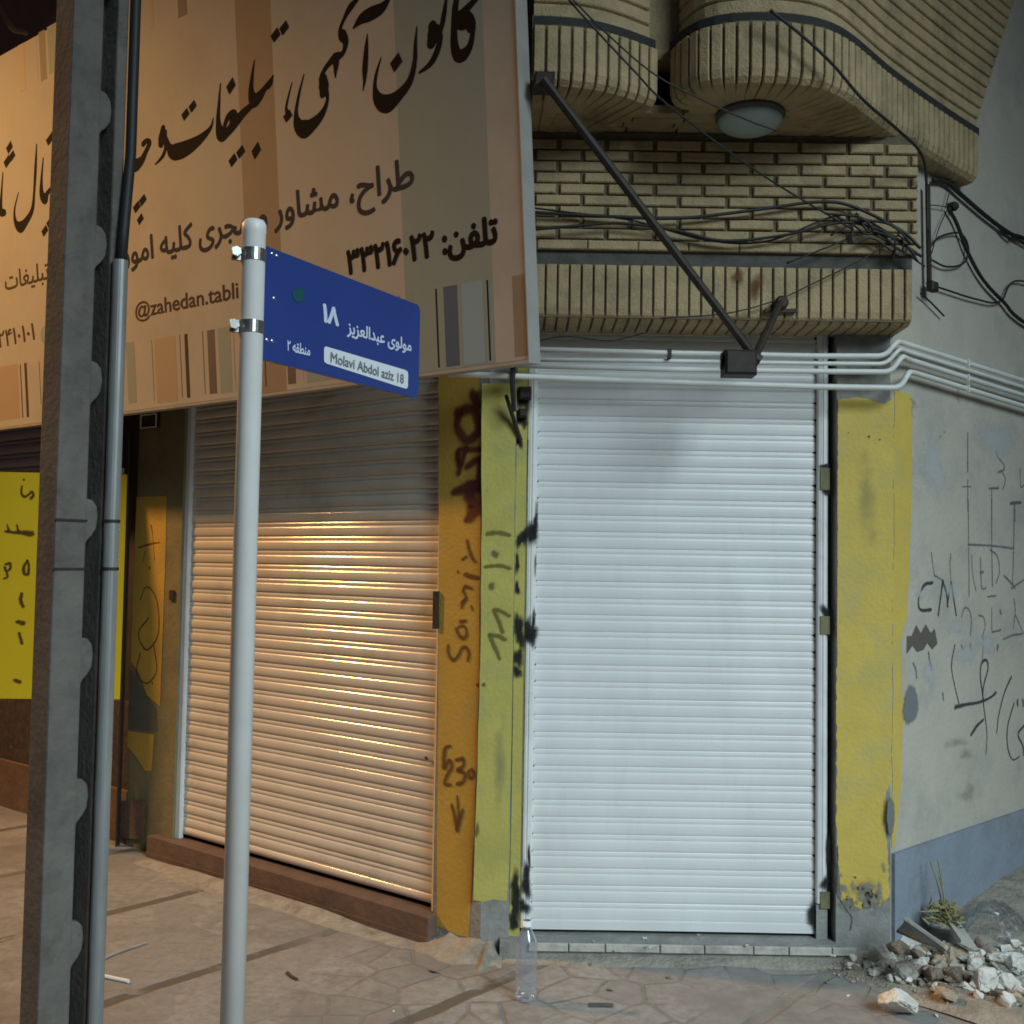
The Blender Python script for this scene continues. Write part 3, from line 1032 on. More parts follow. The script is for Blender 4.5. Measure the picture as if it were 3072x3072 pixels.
BEAM_Y, BZ0, BZ1 = 3.98, 2.415, 2.625
xl, xr = -0.02, 1.497
b = MB()
p = 0.0452
x = xl
while x < xr - 0.02:
    wb = min(p - 0.007, xr - x)
    jy = random.uniform(-0.002, 0.002)
    # soldier brick with rounded lower front edge, running back as the soffit
    prof = [(BEAM_Y + 0.10, BZ1), (BEAM_Y, BZ1), (BEAM_Y, BZ0 + 0.045), (BEAM_Y + 0.006, BZ0 + 0.022), (BEAM_Y + 0.022, BZ0 + 0.006), (BEAM_Y + 0.045, BZ0), (BEAM_Y + 0.235, BZ0 - 0.004 + random.uniform(-.001, .001))]
    n = len(prof)
    bev = 0.003
    vs = []
    for xx in (x, x + bev, x + wb - bev, x + wb):
        ins = 0.0035 if xx in (x, x + wb) else 0.0
        for k, (yy, zz) in enumerate(prof):
            vs.append((xx, yy + jy + (ins if k < 5 else 0), zz + (ins if k >= 4 else 0)))
    fs = []
    for s_ in range(3):
        for k in range(n - 1):
            a = s_ * n + k
            fs.append((a, a + 1, a + n + 1, a + n))
    b.add(vs, fs)
    b.f.append(tuple(len(b.v) - n + k for k in range(n)))
    b.f.append(tuple(len(b.v) - 4 * n + k for k in range(n - 1, -1, -1)))
    x += p
beam = b.build('brick_beam', M['brick'], shop)
b = MB()
b.obox((xl, BEAM_Y + 0.012, BZ0 + 0.012), (xr - xl - 0.004, 0, 0), (0, 0.228, 0), (0, 0, BZ1 - BZ0 - 0.013))
b.build('mortar_bed', M['mortar'], beam)
b = MB()
blob(b, ypl(BEAM_Y), 2268, 860, 32, 52, jag=0.5, lift=0.004)
blob(b, ypl(BEAM_Y), 2215, 830, 26, 40, jag=0.5, lift=0.004)
decal('rust_stain', b, 'rust_stain', beam)
# dark recessed ledge between beam and brick wall
b = MB()
b.obox((xl, 4.015, BZ1 - 0.002), (xr - xl + 0.012, 0, 0), (0, 0.2, 0), (0, 0, 0.066))
ledge = b.build('mortar_ledge', M['mortar_grey'], shop)

BWY, z0 = 3.995, 2.685
ch = 0.0432
xw1 = 1.525
b = MB()
for c in range(10):
    wide = c > 0
    x = xl - (0.0 if c % 2 else 0.092)
    while x < xw1 - 0.01:
        bl = 0.184 if wide else 0.192
        jw = 0.0175 if wide else 0.0035
        if x > 1.2: bl *= 0.78
        e = min(x + bl - jw, xw1)
        s_ = max(x, xl)
        if e - s_ > 0.02:
            b.brick((s_, BWY + 0.03, z0 + c * ch + 0.003), (e - s_, 0, 0), (0, 0, ch - 0.0075), (0, -0.03 + random.uniform(-.002, .002), 0), 0.004)
        x += bl
bw = b.build('brick_wall', M['brick'], shop)
b = MB()
b.obox((xl, BWY + 0.012, z0 - 0.001), (xw1 - xl - 0.003, 0, 0), (0, 0.24, 0), (0, 0, 10 * ch + 0.03))
b.build('mortar_bed', M['mortar'], bw)

# ---- wavy balcony: soldier course along a curved edge, brick soffit, parapet
PLAN = [(.050, 3.60), (.16, 3.605), (.26, 3.625), (.36, 3.67), (.46, 3.735), (.535, 3.79)]
PLAN2 = [(.545, 3.775), (.575, 3.68), (.635, 3.60), (.73, 3.56), (.84, 3.55), (.95, 3.56), (1.06, 3.595), (1.16, 3.67), (1.26, 3.775), (1.40, 3.93), (1.56, 4.09), (1.72, 4.245), (1.87, 4.385), (1.98, 4.485)]
SZ0, SZ1 = 3.143, 3.352


def resample(pts, step):
    sp = smooth_path(pts, 12)
    out, acc = [V((*sp[0], 0))], 0.0
    last = V((*sp[0], 0))
    for q in sp[1:]:
        q = V((*q, 0))
        while (q - last).length >= step:
            last = last + (q - last).normalized() * step
            out.append(last)
    return out


b = MB()
m2 = MB()
for plan in (PLAN, PLAN2):
    rs = resample(plan, 0.0455)
    for i in range(len(rs) - 1):
        a, c = rs[i], rs[i + 1]
        t = (c - a).normalized()
        n = V((t.y, -t.x, 0))
        if n.y > 0 and plan is PLAN: n = -n
        if plan is PLAN2 and i > 2 and n.y > 0.3: n = -n
        wb = (c - a).length - 0.0095
        dz = random.uniform(-0.0012, 0.0012)
        prof = [(0.0, SZ1), (0.0, SZ0 + 0.05), (0.007, SZ0 + 0.024), (0.024, SZ0 + 0.007), (0.05, SZ0 + dz), (0.235, SZ0 + dz)]
        k = len(prof)
        vs = []
        for s_, ins in ((0, .0035), (.003, 0), (wb - .003, 0), (wb, .0035)):
            for j, (d, z) in enumerate(prof):
                vs.append(a + t * s_ - n * (d + (ins if j < 3 else 0)) + Z * (z + (ins if j > 2 else 0)))
        fs = []
        for s_ in range(3):
            for j in range(k - 1):
                q = s_ * k + j
                fs.append((q, q + 1, q + k + 1, q + k))
        fs += [tuple(range(k - 1, -1, -1)), tuple(range(3 * k, 4 * k))]
        b.add(vs, fs)
        # second row of soffit bricks behind
        for row in (0.243, 0.45):
            dz2 = 0.001 + random.uniform(-0.0015, 0.0015)
            b.brick(a - n * row + Z * (SZ0 + 0.03), t * wb, -n * 0.195, -Z * (0.03 - dz2), 0.003)
        # mortar core behind the faces
        m2.add([a - n * 0.012 + Z * (SZ0 + 0.055), c - n * 0.012 + Z * (SZ0 + 0.055), c - n * 0.012 + Z * (SZ1 + 0.01), a - n * 0.012 + Z * (SZ1 + 0.01),
                a - n * 0.055 + Z * (SZ0 + 0.012), c - n * 0.055 + Z * (SZ0 + 0.012), a - n * 0.70 + Z * (SZ0 + 0.0125), c - n * 0.70 + Z * (SZ0 + 0.0125),
                a - n * 0.12 + Z * (SZ1 + 0.01), c - n * 0.12 + Z * (SZ1 + 0.01)],
               [(0, 1, 2, 3), (4, 5, 1, 0), (6, 7, 5, 4), (3, 2, 9, 8)])
balc = b.build('balcony', M['brick'], shop)
tag(balc, 'wavy edged brick balcony over the white shutter')
m2.build('mortar_bed', M['mortar'], balc)
CURVE = PLAN + PLAN2[1:]


def curve_y(x):
    for (xa_, ya_), (xb_, yb_) in zip(CURVE, CURVE[1:]):
        if xa_ <= x <= xb_: return ya_ + (yb_ - ya_) * (x - xa_) / (xb_ - xa_)
    return 3.6 if x < 1 else 9.0


b = MB()
yy = 3.66
while yy < 4.02:
    xx = 0.05 + random.uniform(-.05, 0)
    while xx < 1.95:
        yc = min(curve_y(xx), curve_y(xx + .186))
        if yy < max(curve_y(xx), curve_y(xx + .186)) + 0.10:
            xx += 0.192
            continue
        b.brick((xx, yy, SZ0 + 0.04), (0.186, 0, 0), (0, 0.041, 0), (0, 0, -0.032 + random.uniform(-.001, .001)), 0.003)
        xx += 0.192
    yy += 0.0455
b.build('soffit', M['brick'], balc)
# end face towards the sign
b = MB()
b.obox(V((0.044, 3.612, SZ0 + 0.02)), V((0.003, 0, 0)), V((0.0, 0.5, 0)), Z * 0.23)
b.build('end_face', M['mortar'], balc)
# parapet: brick courses set a little back, leaning outward towards its right end
b = MB()
for plan, lean in ((PLAN, 0.0), (PLAN2, 1.0)):
    rs = resample(plan, 0.06)
    n_ = len(rs)
    nrm = []
    for i in range(n_):
        t = (rs[min(i + 1, n_ - 1)] - rs[max(i - 1, 0)]).normalized()
        n = V((t.y, -t.x, 0))
        nrm.append(n if n.y < 0.3 else -n)
    prof = []
    z = SZ1 + 0.045
    while z < 4.75:
        prof += [(z, 0.012), (z + 0.004, 0.003), (z + 0.008, 0.0), (z + 0.046, 0.0), (z + 0.050, 0.004)]
        z += 0.056
    vs, fs = [], []
    for i in range(n_):
        fl = max(0.0, (i / n_ - 0.45) / 0.55) * lean
        for z, d in prof:
            vs.append(rs[i] - nrm[i] * (0.035 + d) + Z * z + R * (0.60 * fl * (z - SZ1)))
    k = len(prof)
    for i in range(n_ - 1):
        for j in range(k - 1):
            a = i * k + j
            fs.append((a, a + k, a + k + 1, a + 1))
    b.add(vs, fs)
b.obox((0.47, 3.84, SZ1), (0.13, 0, 0), (0, 0.1, 0), (0, 0, 1.4))
par = b.build('parapet', M['brick'], shop)
b = MB()
for plan in (PLAN, PLAN2):
    rs = resample(plan, 0.06)
    for i in range(len(rs) - 1):
        a, c = rs[i], rs[i + 1]
        b.obox(a + V((0, 0.012, SZ1 + 0.008)), c - a, V((0.02, 0.16, 0)), Z * 0.03)
b.build('shadow_ledge', M['dark'], par)  # near-black strip, the shadow line below the parapet put into its colour

# ---- left facade above the doors and the next shop along it
b = MB()
p = V((DC.x, DC.y, 0)) - NL * 0.08
b.obox(p + L * 0.03 + Z * 2.42, L * 9.0, -NL * 0.25, Z * 4.2)
b.build('upper_wall', M['brown_wall'], shop)
e0 = at_left(398, 1900)
s0 = (e0 - DC).dot(L)
b = MB()
b.obox(DC + L * (s0 + 0.02) - NL * 0.10, L * 5.0, -NL * 0.2, Z * 2.5)
b.build('shop_window', M['dark'], shop)
b = MB()
b.obox(DC + L * (s0 + 0.012) - NL * 0.09, L * 5.0, NL * 0.05, Z * 0.72)
pn = b.build('stone_plinth', M['granite'], shop)
b = MB()
b.obox(DC + L * (s0 + 0.012) - NL * 0.035, L * 5.0, NL * 0.03, Z * 0.27)
b.build('skirting', M['redstone'], pn)
b = MB()
zt = LEFT.at(60, 1285).z
zb = LEFT.at(60, 1400).z
z = zb - 0.25
vs, fs = [], []
k = 0
while z < zt:
    for t, o, _ in PROFILE:
        for s_ in (s0 + 0.55, s0 + 4.5):
            vs.append(DC + L * s_ + NL * (o * 1.5 - 0.06) + Z * (z + t * 0.085))
        k += 1
    z += 0.085
for i in range(k - 1):
    fs.append((2 * i, 2 * i + 1, 2 * i + 3, 2 * i + 2))
o = new_mesh('roller_shutter', vs, fs, M['mauve_slat'], shop)
tag(o, 'half raised mauve roller shutter of the next shop at the far left')
if o.data.polygons[0].normal.dot(NL) < 0: o.data.flip_normals()

# writing on the corner pillar
WIDE[0] = 1.45
Zz = lambda p, o, s: (o[0] + p[0] * s, o[1] + p[1] * s, p[2] * s)
k4 = 400 / 1932
b = MB()
for stx in ([(490, 1070, 55), (510, 1180, 55), (560, 1310, 60), (600, 1380, 55)], [(420, 1340, 50), (480, 1300, 40)], [(355, 1520, 45), (358, 1530, 45)], [(460, 1560, 70), (550, 1590, 75), (640, 1610, 60)], [(430, 1800, 40), (450, 1740, 50), (500, 1740, 50), (560, 1770, 45)], [(430, 1800, 40), (470, 1900, 50), (410, 1960, 50)]):
    ribbon(b, LEFT, [Zz(p, (1300, 1400), k4) for p in stx], lift=0.004)
for stx in ([(480, -20, 50), (420, 60, 60), (410, 110, 45)], [(545, 80, 35), (570, 150, 35)], [(390, 310, 60), (470, 300, 50)], [(330, 410, 55), (360, 490, 55), (410, 550, 60), (470, 530, 55), (480, 440, 45), (430, 370, 40), (360, 390, 40)], [(215, 660, 50), (215, 760, 55), (260, 850, 60), (310, 860, 60), (370, 790, 55), (420, 690, 55), (480, 690, 55), (515, 780, 55), (500, 880, 50)]):
    ribbon(b, LEFT, [Zz(p, (1300, 1800), k4) for p in stx], lift=0.004)
k10 = 1000 / 1932
for stx in ([(1140, 320, 20), (1110, 340, 26), (1105, 450, 26), (1135, 400, 20), (1150, 440, 24), (1120, 500, 24), (1110, 540, 22), (1145, 545, 20)], [(1175, 400, 22), (1215, 395, 26), (1215, 440, 24), (1180, 460, 22), (1225, 480, 26), (1215, 530, 24), (1180, 540, 22)], [(1245, 470, 18), (1255, 510, 20), (1275, 490, 18), (1268, 455, 18), (1245, 470, 18)],
            [(1182, 610, 16), (1190, 740, 22), (1180, 810, 26)], [(1150, 660, 22), (1168, 740, 24), (1178, 800, 26)], [(1215, 690, 20), (1195, 760, 24), (1180, 810, 24)], [(1430 / 1, 0, 0.1), (1431, 1, 0.1)]):
    ribbon(b, LEFT, [Zz(p, (760, 2072), k10) for p in stx], lift=0.004)
blob(b, LEFT, 1434, 2055, 9, 11, lift=0.004)
decal('spray_writing', b, 'spray_brown', corner)
b = MB()
# smeared red capitals up the pillar
for stx in ([(1372, 1235, 40), (1420, 1230, 40), (1436, 1290, 36), (1400, 1320, 40), (1372, 1280, 34), (1380, 1240, 30)], [(1376, 1360, 28), (1380, 1400, 26), (1376, 1350, 22), (1440, 1350, 24)], [(1400, 1400, 26), (1440, 1380, 30), (1432, 1460, 40), (1410, 1450, 40)], [(1362, 1474, 30), (1420, 1462, 50), (1450, 1470, 34)], [(1410, 1490, 60), (1425, 1520, 60), (1410, 1550, 46), (1396, 1560, 24)], [(1376, 1420, 24), (1400, 1340, 20)], [(1420, 1180, 40), (1432, 1220, 34)]):
    ribbon(b, LEFT, stx, wmul=0.9, lift=0.004)
decal('red_writing', b, 'spray_red', corner)
b = MB()
for stx in ([(1462, 1601, 14), (1495, 1598, 16), (1530, 1605, 14)], [(1484, 1660, 24), (1486, 1664, 24)], [(1455, 1700, 12), (1500, 1697, 14), (1530, 1705, 14)], [(1476, 1757, 24), (1474, 1760, 24)]):
    ribbon(b, FRONT, stx, lift=0.004)
for stx in ([(870, 140, 60), (960, 150, 70), (1100, 230, 70)], [(890, 180, 70), (960, 330, 70), (1010, 470, 70)], [(1040, 570, 80), (940, 520, 70), (820, 500, 70)], [(820, 510, 70), (870, 640, 70), (930, 760, 75), (960, 850, 60)]):
    ribbon(b, FRONT, [Zz(p, (1300, 1800), k4) for p in stx], lift=0.004)
decal('olive_writing', b, 'spray_olive', corner)
b = MB()
for u, v, r in ((1451, 2054, 8), (1453, 2053, 7)):
    blob(b, FRONT, u, v, r, r * 1.2, lift=0.004)
blob(b, FRONT, 1432, 2490, 9, 34, lift=0.004)
decal('chips', b, 'spray_olive', corner)
b = MB()
for u, v, a_, c_ in ((1500, 2300, 30, 200), (1520, 1250, 40, 90)):
    blob(b, FRONT, u, v, a_, c_, lift=0.003)
decal('grime', b, 'grime', corner)

WIDE[0] = 1.15
# ================================================================ PLASTER BUILDING (right)
pb = thing('plaster_building', 'grey plaster building at the right edge with scribbled wall and blue grey base band', 'building')
b = MB()
b.obox(GC + V((0.0, 0.0, -0.05)), R * 14, -NR * 0.3, Z * 7.5)
wall = b.build('wall', M['plaster'], pb)
b = MB()
b.obox(GC + R * 0.004 - Z * 0.05, R * 13.5, NR * 0.016, Z * 0.455)
b.build('base_band', M['skirt'], pb)
b = MB()
poly(b, RIGHT, [(2683, 1170), (2736, 1186), (2737, 1300), (2735, 1500), (2730, 1700), (2722, 1850), (2704, 1920), (2706, 2050), (2712, 2150), (2704, 2350), (2694, 2450), (2686, 2530), (2676, 2545), (2677, 2200), (2680, 1700)], jag=2.5)
decal('yellow_paint', b, 'yellow', wall)
s8 = 800 / 1932
A8 = lambda p: Zz(p, (2272, 1500), s8)
B8 = lambda p: Zz(p, (2272, 760), s8)
b = MB()
for stx in ([(1270, 600, 32), (1215, 612, 34), (1180, 680, 28), (1168, 740, 24), (1185, 795, 30), (1262, 795, 32)], [(1312, 835, 26), (1330, 700, 26), (1345, 585, 34)], [(1345, 585, 26), (1372, 680, 24), (1380, 770, 34)], [(1380, 740, 24), (1405, 600, 30)], [(1405, 600, 28), (1425, 720, 26), (1442, 835, 26)],
            [(1640, 1445, 20), (1618, 1290, 24), (1625, 1185, 26), (1660, 1160, 28), (1672, 1220, 26), (1640, 1350, 22), (1636, 1440, 22), (1655, 1600, 18), (1665, 1700, 16), (1658, 1840, 12)],
            [(1435, 1500, 45), (1520, 1480, 32), (1610, 1465, 28), (1690, 1430, 26), (1730, 1395, 30)], [(1432, 1050, 20), (1408, 1200, 20), (1430, 1340, 14), (1462, 1475, 18)],
            [(1842, 1280, 28), (1790, 1400, 22), (1750, 1560, 20), (1735, 1690, 16)], [(1640, 1590, 26), (1590, 1640, 36), (1550, 1700, 34)], [(1862, 1470, 20), (1815, 1640, 22), (1815, 1790, 20), (1850, 1880, 16), (1900, 1860, 14)],
            [(1985, 1600, 20), (1930, 1640, 26), (1890, 1700, 26), (1925, 1780, 24), (1930, 1850, 20)], [(1885, 1455, 36), (1888, 1490, 30)], [(1925, 1450, 30), (1928, 1490, 26)], [(1242, 1100, 18), (1250, 1160, 22), (1265, 1230, 36)], [(1745, 1050, 28), (1740, 1085, 24)]):
    ribbon(b, RIGHT, [A8(p) for p in stx], wmul=1.1)
decal('scribble', b, 'marker', wall)
b = MB()
for stx in ([(1530, 0, 20), (1532, 320, 16), (1536, 700, 18)], [(1700, -10, 20), (1700, 330, 20), (1705, 625, 22)], [(1862, 30, 20), (1860, 300, 20), (1850, 610, 18)], [(1530, 322, 24), (1690, 330, 22), (1855, 350, 20)], [(1838, 22, 28), (1910, 20, 30)],
            [(1262, 380, 18), (1275, 480, 16), (1285, 550, 18)], [(1285, 545, 18), (1340, 580, 20)], [(1402, 390, 22), (1398, 480, 14), (1405, 600, 16)], [(1555, 400, 18), (1560, 520, 14), (1585, 660, 14)], [(1618, 420, 20), (1622, 560, 20), (1630, 640, 22), (1660, 635, 18)], [(1615, 525, 24), (1640, 520, 26)],
            [(1690, 360, 26), (1740, 410, 22), (1755, 520, 18), (1730, 600, 18)], [(1790, 550, 26), (1830, 590, 24), (1870, 640, 20)], [(1840, 640, 22), (1930, 580, 18)], [(1670, 700, 18), (1730, 693, 22)],
            [(1480, 850, 16), (1500, 785, 18), (1530, 790, 18), (1550, 850, 20), (1548, 980, 18)], [(1605, 835, 18), (1640, 850, 20), (1650, 910, 16), (1630, 1000, 22)], [(1700, 780, 16), (1700, 930, 18), (1710, 955, 20), (1765, 940, 22)], [(1760, 800, 26), (1770, 830, 24)], [(1860, 720, 18), (1870, 800, 20), (1855, 930, 16)], [(1870, 830, 18), (1930, 970, 18)],
            [(1640, 1000, 16), (1632, 1180, 18)], [(1480, 1050, 24), (1490, 1080, 20)], [(1545, 1040, 26), (1550, 1090, 22)], [(1345, 1400, 26), (1350, 1450, 26)], [(1780, 1010, 16), (1850, 980, 22), (1920, 970, 20)], [(1130, 1180, 26), (1150, 1230, 24), (1155, 1290, 26)]):
    ribbon(b, RIGHT, [A8(p) for p in stx], wmul=1.15)
for stx in ([(1525, 1300, 18), (1525, 1580, 24)], [(1480, 1690, 12), (1550, 1690, 16)], [(1526, 1640, 16), (1526, 1860, 22)], [(1730, 1390, 20), (1742, 1470, 20), (1788, 1530, 20), (1785, 1570, 26), (1745, 1585, 26)], [(1780, 1590, 18), (1800, 1640, 18), (1780, 1710, 20)], [(1680, 1702, 22), (1750, 1702, 26)], [(1698, 1710, 18), (1700, 1932, 16)], [(1832, 1812, 24), (1912, 1802, 26)], [(1866, 1815, 18), (1868, 1940, 18)], [(1905, 1560, 18), (1910, 1690, 16), (1932, 1680, 18)]):
    ribbon(b, RIGHT, [B8(p) for p in stx], wmul=1.15)
blob(b, RIGHT, 2821, 1310, 5, 5)
blob(b, RIGHT, 2834, 1296, 4, 4)
decal('faint_scribble', b, 'marker_faint', wall)
b = MB()
poly(b, RIGHT, [A8((*p, 1))[:2] for p in ((1083, 1115), (1085, 985), (1120, 985), (1152, 905), (1186, 965), (1222, 900), (1258, 965), (1286, 930), (1306, 1040), (1268, 1082), (1232, 1035), (1205, 1085), (1160, 1102), (1126, 1055))])
decal('brown_patch', b, 'patch_brown', wall)
b = MB()
blob(b, RIGHT, 2732, 2117, 30, 66, jag=0.2)
blob(b, RIGHT, 2672, 2450, 13, 80, jag=0.2)
decal('grey_patch', b, 'patch_grey', wall)
b = MB()
for u, v, a_, c_ in ((2900, 1960, 60, 40), (2790, 2020, 30, 60), (2870, 1880, 30, 40), (2960, 1930, 50, 40), (2760, 1780, 14, 30), (2850, 1770, 20, 40), (2990, 1320, 80, 100), (2800, 1400, 60, 120)):
    blob(b, RIGHT, u, v, a_, c_, jag=0.4)
decal('pale_smear', b, 'patch_white', wall)
b = MB()
ribbon(b, RIGHT, [(2730, 1195, 10), (2741, 1210, 26), (2736, 1230, 16), (2742, 1255, 6)])
ribbon(b, RIGHT, [(2745, 1205, 10), (2754, 1222, 6)])
for k in range(3):
    u, v = random.uniform(2720, 3050), random.uniform(2200, 2420)
    blob(b, RIGHT, u, v, random.uniform(20, 60), random.uniform(20, 50), jag=0.5)
decal('stain', b, 'grime', wall)

# ================================================================ BILLBOARD
PB_, TILT = 0.35, 0.089
q = Plane(DC + NL * PB_, NL).at(1576, 1078)
SU = (Z + NL * TILT).normalized()              # up along the board
SN = (-L).cross(SU)
if SN.dot(NL) < 0: SN = -SN
SIGN = Plane(q, SN)
SR = -L                                        # to the right along the board
sgn = thing('billboard', 'large tan sign board with Persian calligraphy and barcode stripes, overhanging the cream shutter', 'billboard')


def sd(u, v):
    p = SIGN.at(u, v) - q
    return -p.dot(SR), p.dot(SU)


TOP = sd(90, 118)[1]
# face made of printed vertical bands
bands = [(-0.012, sd(1473, 700)[0], 'tan'), (sd(1473, 700)[0], sd(1208, 700)[0], 'sage_band'), (sd(1208, 700)[0], sd(835, 560)[0], 'tan'), (sd(835, 560)[0], sd(728, 560)[0], 'rust_band'), (sd(728, 560)[0], 5.6, 'tan')]
vs, fs, fm, ml = [], [], [], []
for a, c, m in bands:
    n = len(vs)
    P0 = q - SR * a
    P1 = q - SR * c
    vs += [P0, P1, P1 + SU * TOP, P0 + SU * TOP]
    fs.append((n, n + 3, n + 2, n + 1))
    if M[m] not in ml: ml.append(M[m])
    fm.append(ml.index(M[m]))
face = new_mesh('printed_face', vs, fs, None, sgn, mats=ml, fm=fm)
if face.data.polygons[0].normal.dot(SN) < 0: face.data.flip_normals()
b = MB()
b.obox(q + SR * 0.012 - SN * 0.002, -SR * 5.61, -SN * 0.055, SU * TOP)
b.build('board', M['tan'], sgn)
b = MB()
b.obox(q + SR * 0.016 - SU * 0.014 - SN * 0.06, SR * 0.004, SN * 0.066, SU * (TOP + 0.03))
b.obox(q + SR * 0.016 - SU * 0.014 - SN * 0.06, -SR * 5.62, SN * 0.066, SU * 0.012)
b.build('frame', M['frame_grey'], sgn)
b = MB()
for s_ in (0.25, 1.3, 2.4, 3.6):
    b.obox(q - SR * s_ - SN * 0.06 + SU * 0.05, SR * 0.03, -SN * 0.32, SU * 0.03)
    b.obox(q - SR * s_ - SN * 0.06 + SU * 1.1, SR * 0.03, -SN * 0.40, SU * 0.03)
b.build('bracket', M['black_metal'], sgn)

# barcode stripes: (s range by the pixel columns at the strip, colour)
def stripe(groups, name, m):
    b = MB()
    for (ua, va), (ub, vb) in groups:
        s1, h1 = sd(ua, va)
        s2, h2 = sd(ub, vb)
        P0 = q - SR * s1 + SN * 0.0004
        b.add([P0 + SU * h1, P0 + SU * h2, q - SR * s2 + SN * 0.0004 + SU * h2, q - SR * s2 + SN * 0.0004 + SU * h1], [(0, 1, 2, 3)])
    o = new_mesh(name, b.v, b.f, M[m], sgn)
    for p in o.data.polygons:
        if p.normal.dot(SN) < 0:
            o.data.flip_normals()
            break
    return o


s5 = 800 / 1932
c5 = lambda x, y: (x * s5, 700 + y * s5)
s6 = 900 / 1932
c6 = lambda x, y: (700 + x * s6, 640 + y * s6)
stripe([(c5(1100, 775), c5(1118, 1215)), (c5(1300, 735), c5(1325, 1192)), (c5(1335, 732), c5(1380, 1190)), (c5(1465, 708), c5(1490, 1165)), (c5(1690, 690), c5(1712, 1145)), (c5(150, 950), c5(162, 1335)), (c5(175, 940), c5(212, 1330)), (c5(285, 925), c5(297, 1240)), (c6(1065, 530), c6(1090, 1040)), (c6(190, 690), c6(215, 1115)), (c6(435, 640), c6(455, 1085))], 'barcode', 'ink_brown')
stripe([(c5(1500, 705), c5(1575, 1158)), (c6(335, 660), c6(405, 1095)), ((530, -60), (562, 42)), ((116, 98), (141, 236))], 'barcode', 'print_purple')
stripe([(c5(912, 795), c5(992, 1225)), (c5(1577, 690), c5(1688, 1150)), (c6(1115, 515), c6(1175, 1030)), (c6(457, 635), c6(700, 1060)), ((141, 82), (182, 205))], 'barcode', 'sage_band')
stripe([(c5(1120, 770), c5(1290, 1212)), (c5(-30, 975), c5(145, 1338)), ((53, 138), (78, 268)), ((445, -40), (462, 82))], 'barcode', 'print_orange')
stripe([(c6(1300, 487), c6(1330, 992)), (c6(1630, 430), c6(1660, 948)), ((108, 100), (115, 240))], 'barcode', 'ink')
stripe([(c6(1352, 475), c6(1460, 978))], 'barcode', 'print_navy')
stripe([(c6(1466, 455), c6(1626, 960))], 'barcode', 'print_blue')
stripe([(c6(1795, 405), c6(1900, 915))], 'barcode', 'rust_band')

WIDE[0] = 1.28
# the big nastaliq heading, pen strokes laid on the board
r2 = 840 / 1932
r1 = 800 / 1932
H2 = [
    [(1405, -30, 34), (1392, 60, 44), (1384, 200, 44), (1388, 320, 56), (1412, 385, 66), (1452, 375, 70), (1492, 320, 46), (1512, 235, 34), (1512, 160, 44), (1480, 120, 66), (1430, 120, 84), (1402, 170, 60)],
    [(1560, -40, 36), (1510, 20, 40), (1450, 85, 52), (1405, 140, 56)],
    [(1440, 165, 70), (1478, 165, 60), (1498, 200, 44)],
    [(1332, -20, 14), (1318, 80, 32), (1302, 170, 34), (1288, 225, 26)],
    [(1235, 180, 60), (1245, 235, 100), (1228, 295, 66)],
    [(1262, 205, 60), (1288, 260, 40), (1268, 350, 42), (1232, 425, 38), (1190, 468, 26), (1145, 500, 14)],
    [(1127, 185, 8), (1118, 300, 24), (1112, 430, 34), (1078, 560, 48), (1005, 655, 66), (925, 715, 100), (865, 690, 78), (838, 610, 32), (848, 510, 22), (880, 400, 8)],
    [(786, 235, 6), (778, 340, 32), (770, 470, 42), (766, 560, 22), (756, 625, 6)],
    [(940, -15, 22), (885, 55, 60), (810, 95, 76), (745, 130, 58), (690, 192, 12)],
    [(725, -10, 18), (672, 45, 42), (628, 125, 26), (600, 200, 28), (612, 240, 62), (636, 290, 44), (618, 365, 30), (566, 398, 52), (520, 440, 34), (480, 500, 30), (468, 545, 40)],
    [(562, 395, 50), (570, 440, 46), (566, 500, 22), (566, 535, 8)],
    [(480, 545, 60), (485, 600, 78), (478, 645, 50)],
    [(490, 615, 60), (510, 665, 26), (500, 730, 30), (460, 805, 52), (400, 865, 76), (350, 890, 100), (308, 860, 72), (294, 780, 30), (314, 650, 20), (348, 515, 8)],
    [(265, 570, 6), (240, 670, 14), (226, 740, 18), (232, 775, 30)],
    [(136, 520, 8), (112, 575, 42), (66, 620, 30), (30, 665, 48), (0, 700, 70)],
]
H1 = [
    [(1842, 435, 8), (1826, 550, 26), (1818, 660, 46), (1838, 725, 80), (1880, 700, 56), (1932, 615, 28)],
    [(1596, 605, 8), (1586, 740, 22), (1580, 880, 40), (1600, 975, 78), (1648, 955, 56), (1700, 890, 64), (1760, 820, 50), (1812, 770, 40), (1842, 725, 40)],
    [(1625, 915, 30), (1650, 850, 40), (1690, 830, 62), (1690, 880, 70)],
    [(1545, 855, 6), (1522, 930, 26), (1440, 1015, 60), (1340, 1078, 92), (1258, 1100, 92), (1222, 1062, 48), (1206, 1000, 18)],
    [(1180, 930, 40), (1172, 1000, 66), (1165, 1040, 50)],
    [(1192, 960, 40), (1198, 1060, 26), (1178, 1130, 24), (1125, 1190, 8)],
    [(948, 980, 16), (952, 1110, 36), (972, 1195, 78), (1022, 1165, 52), (1055, 1100, 36), (1082, 1035, 34), (1062, 1020, 30), (1036, 1042, 34)],
    [(264, 1045, 8), (256, 1220, 26), (246, 1400, 22), (232, 1520, 34), (190, 1600, 46), (148, 1645, 66), (112, 1610, 34), (104, 1520, 16), (132, 1395, 6)],
    [(312, 1145, 8), (300, 1290, 22), (300, 1400, 44), (325, 1440, 62), (345, 1395, 30), (405, 1325, 26)],
    [(20, 1250, 8), (8, 1420, 22), (4, 1530, 46), (30, 1540, 40)],
]
b = MB()
for stx in H2: ribbon(b, SIGN, [(760 + x * r2, y * r2, wd_ * r2) for x, y, wd_ in stx], soft=False, lift=0.0006)
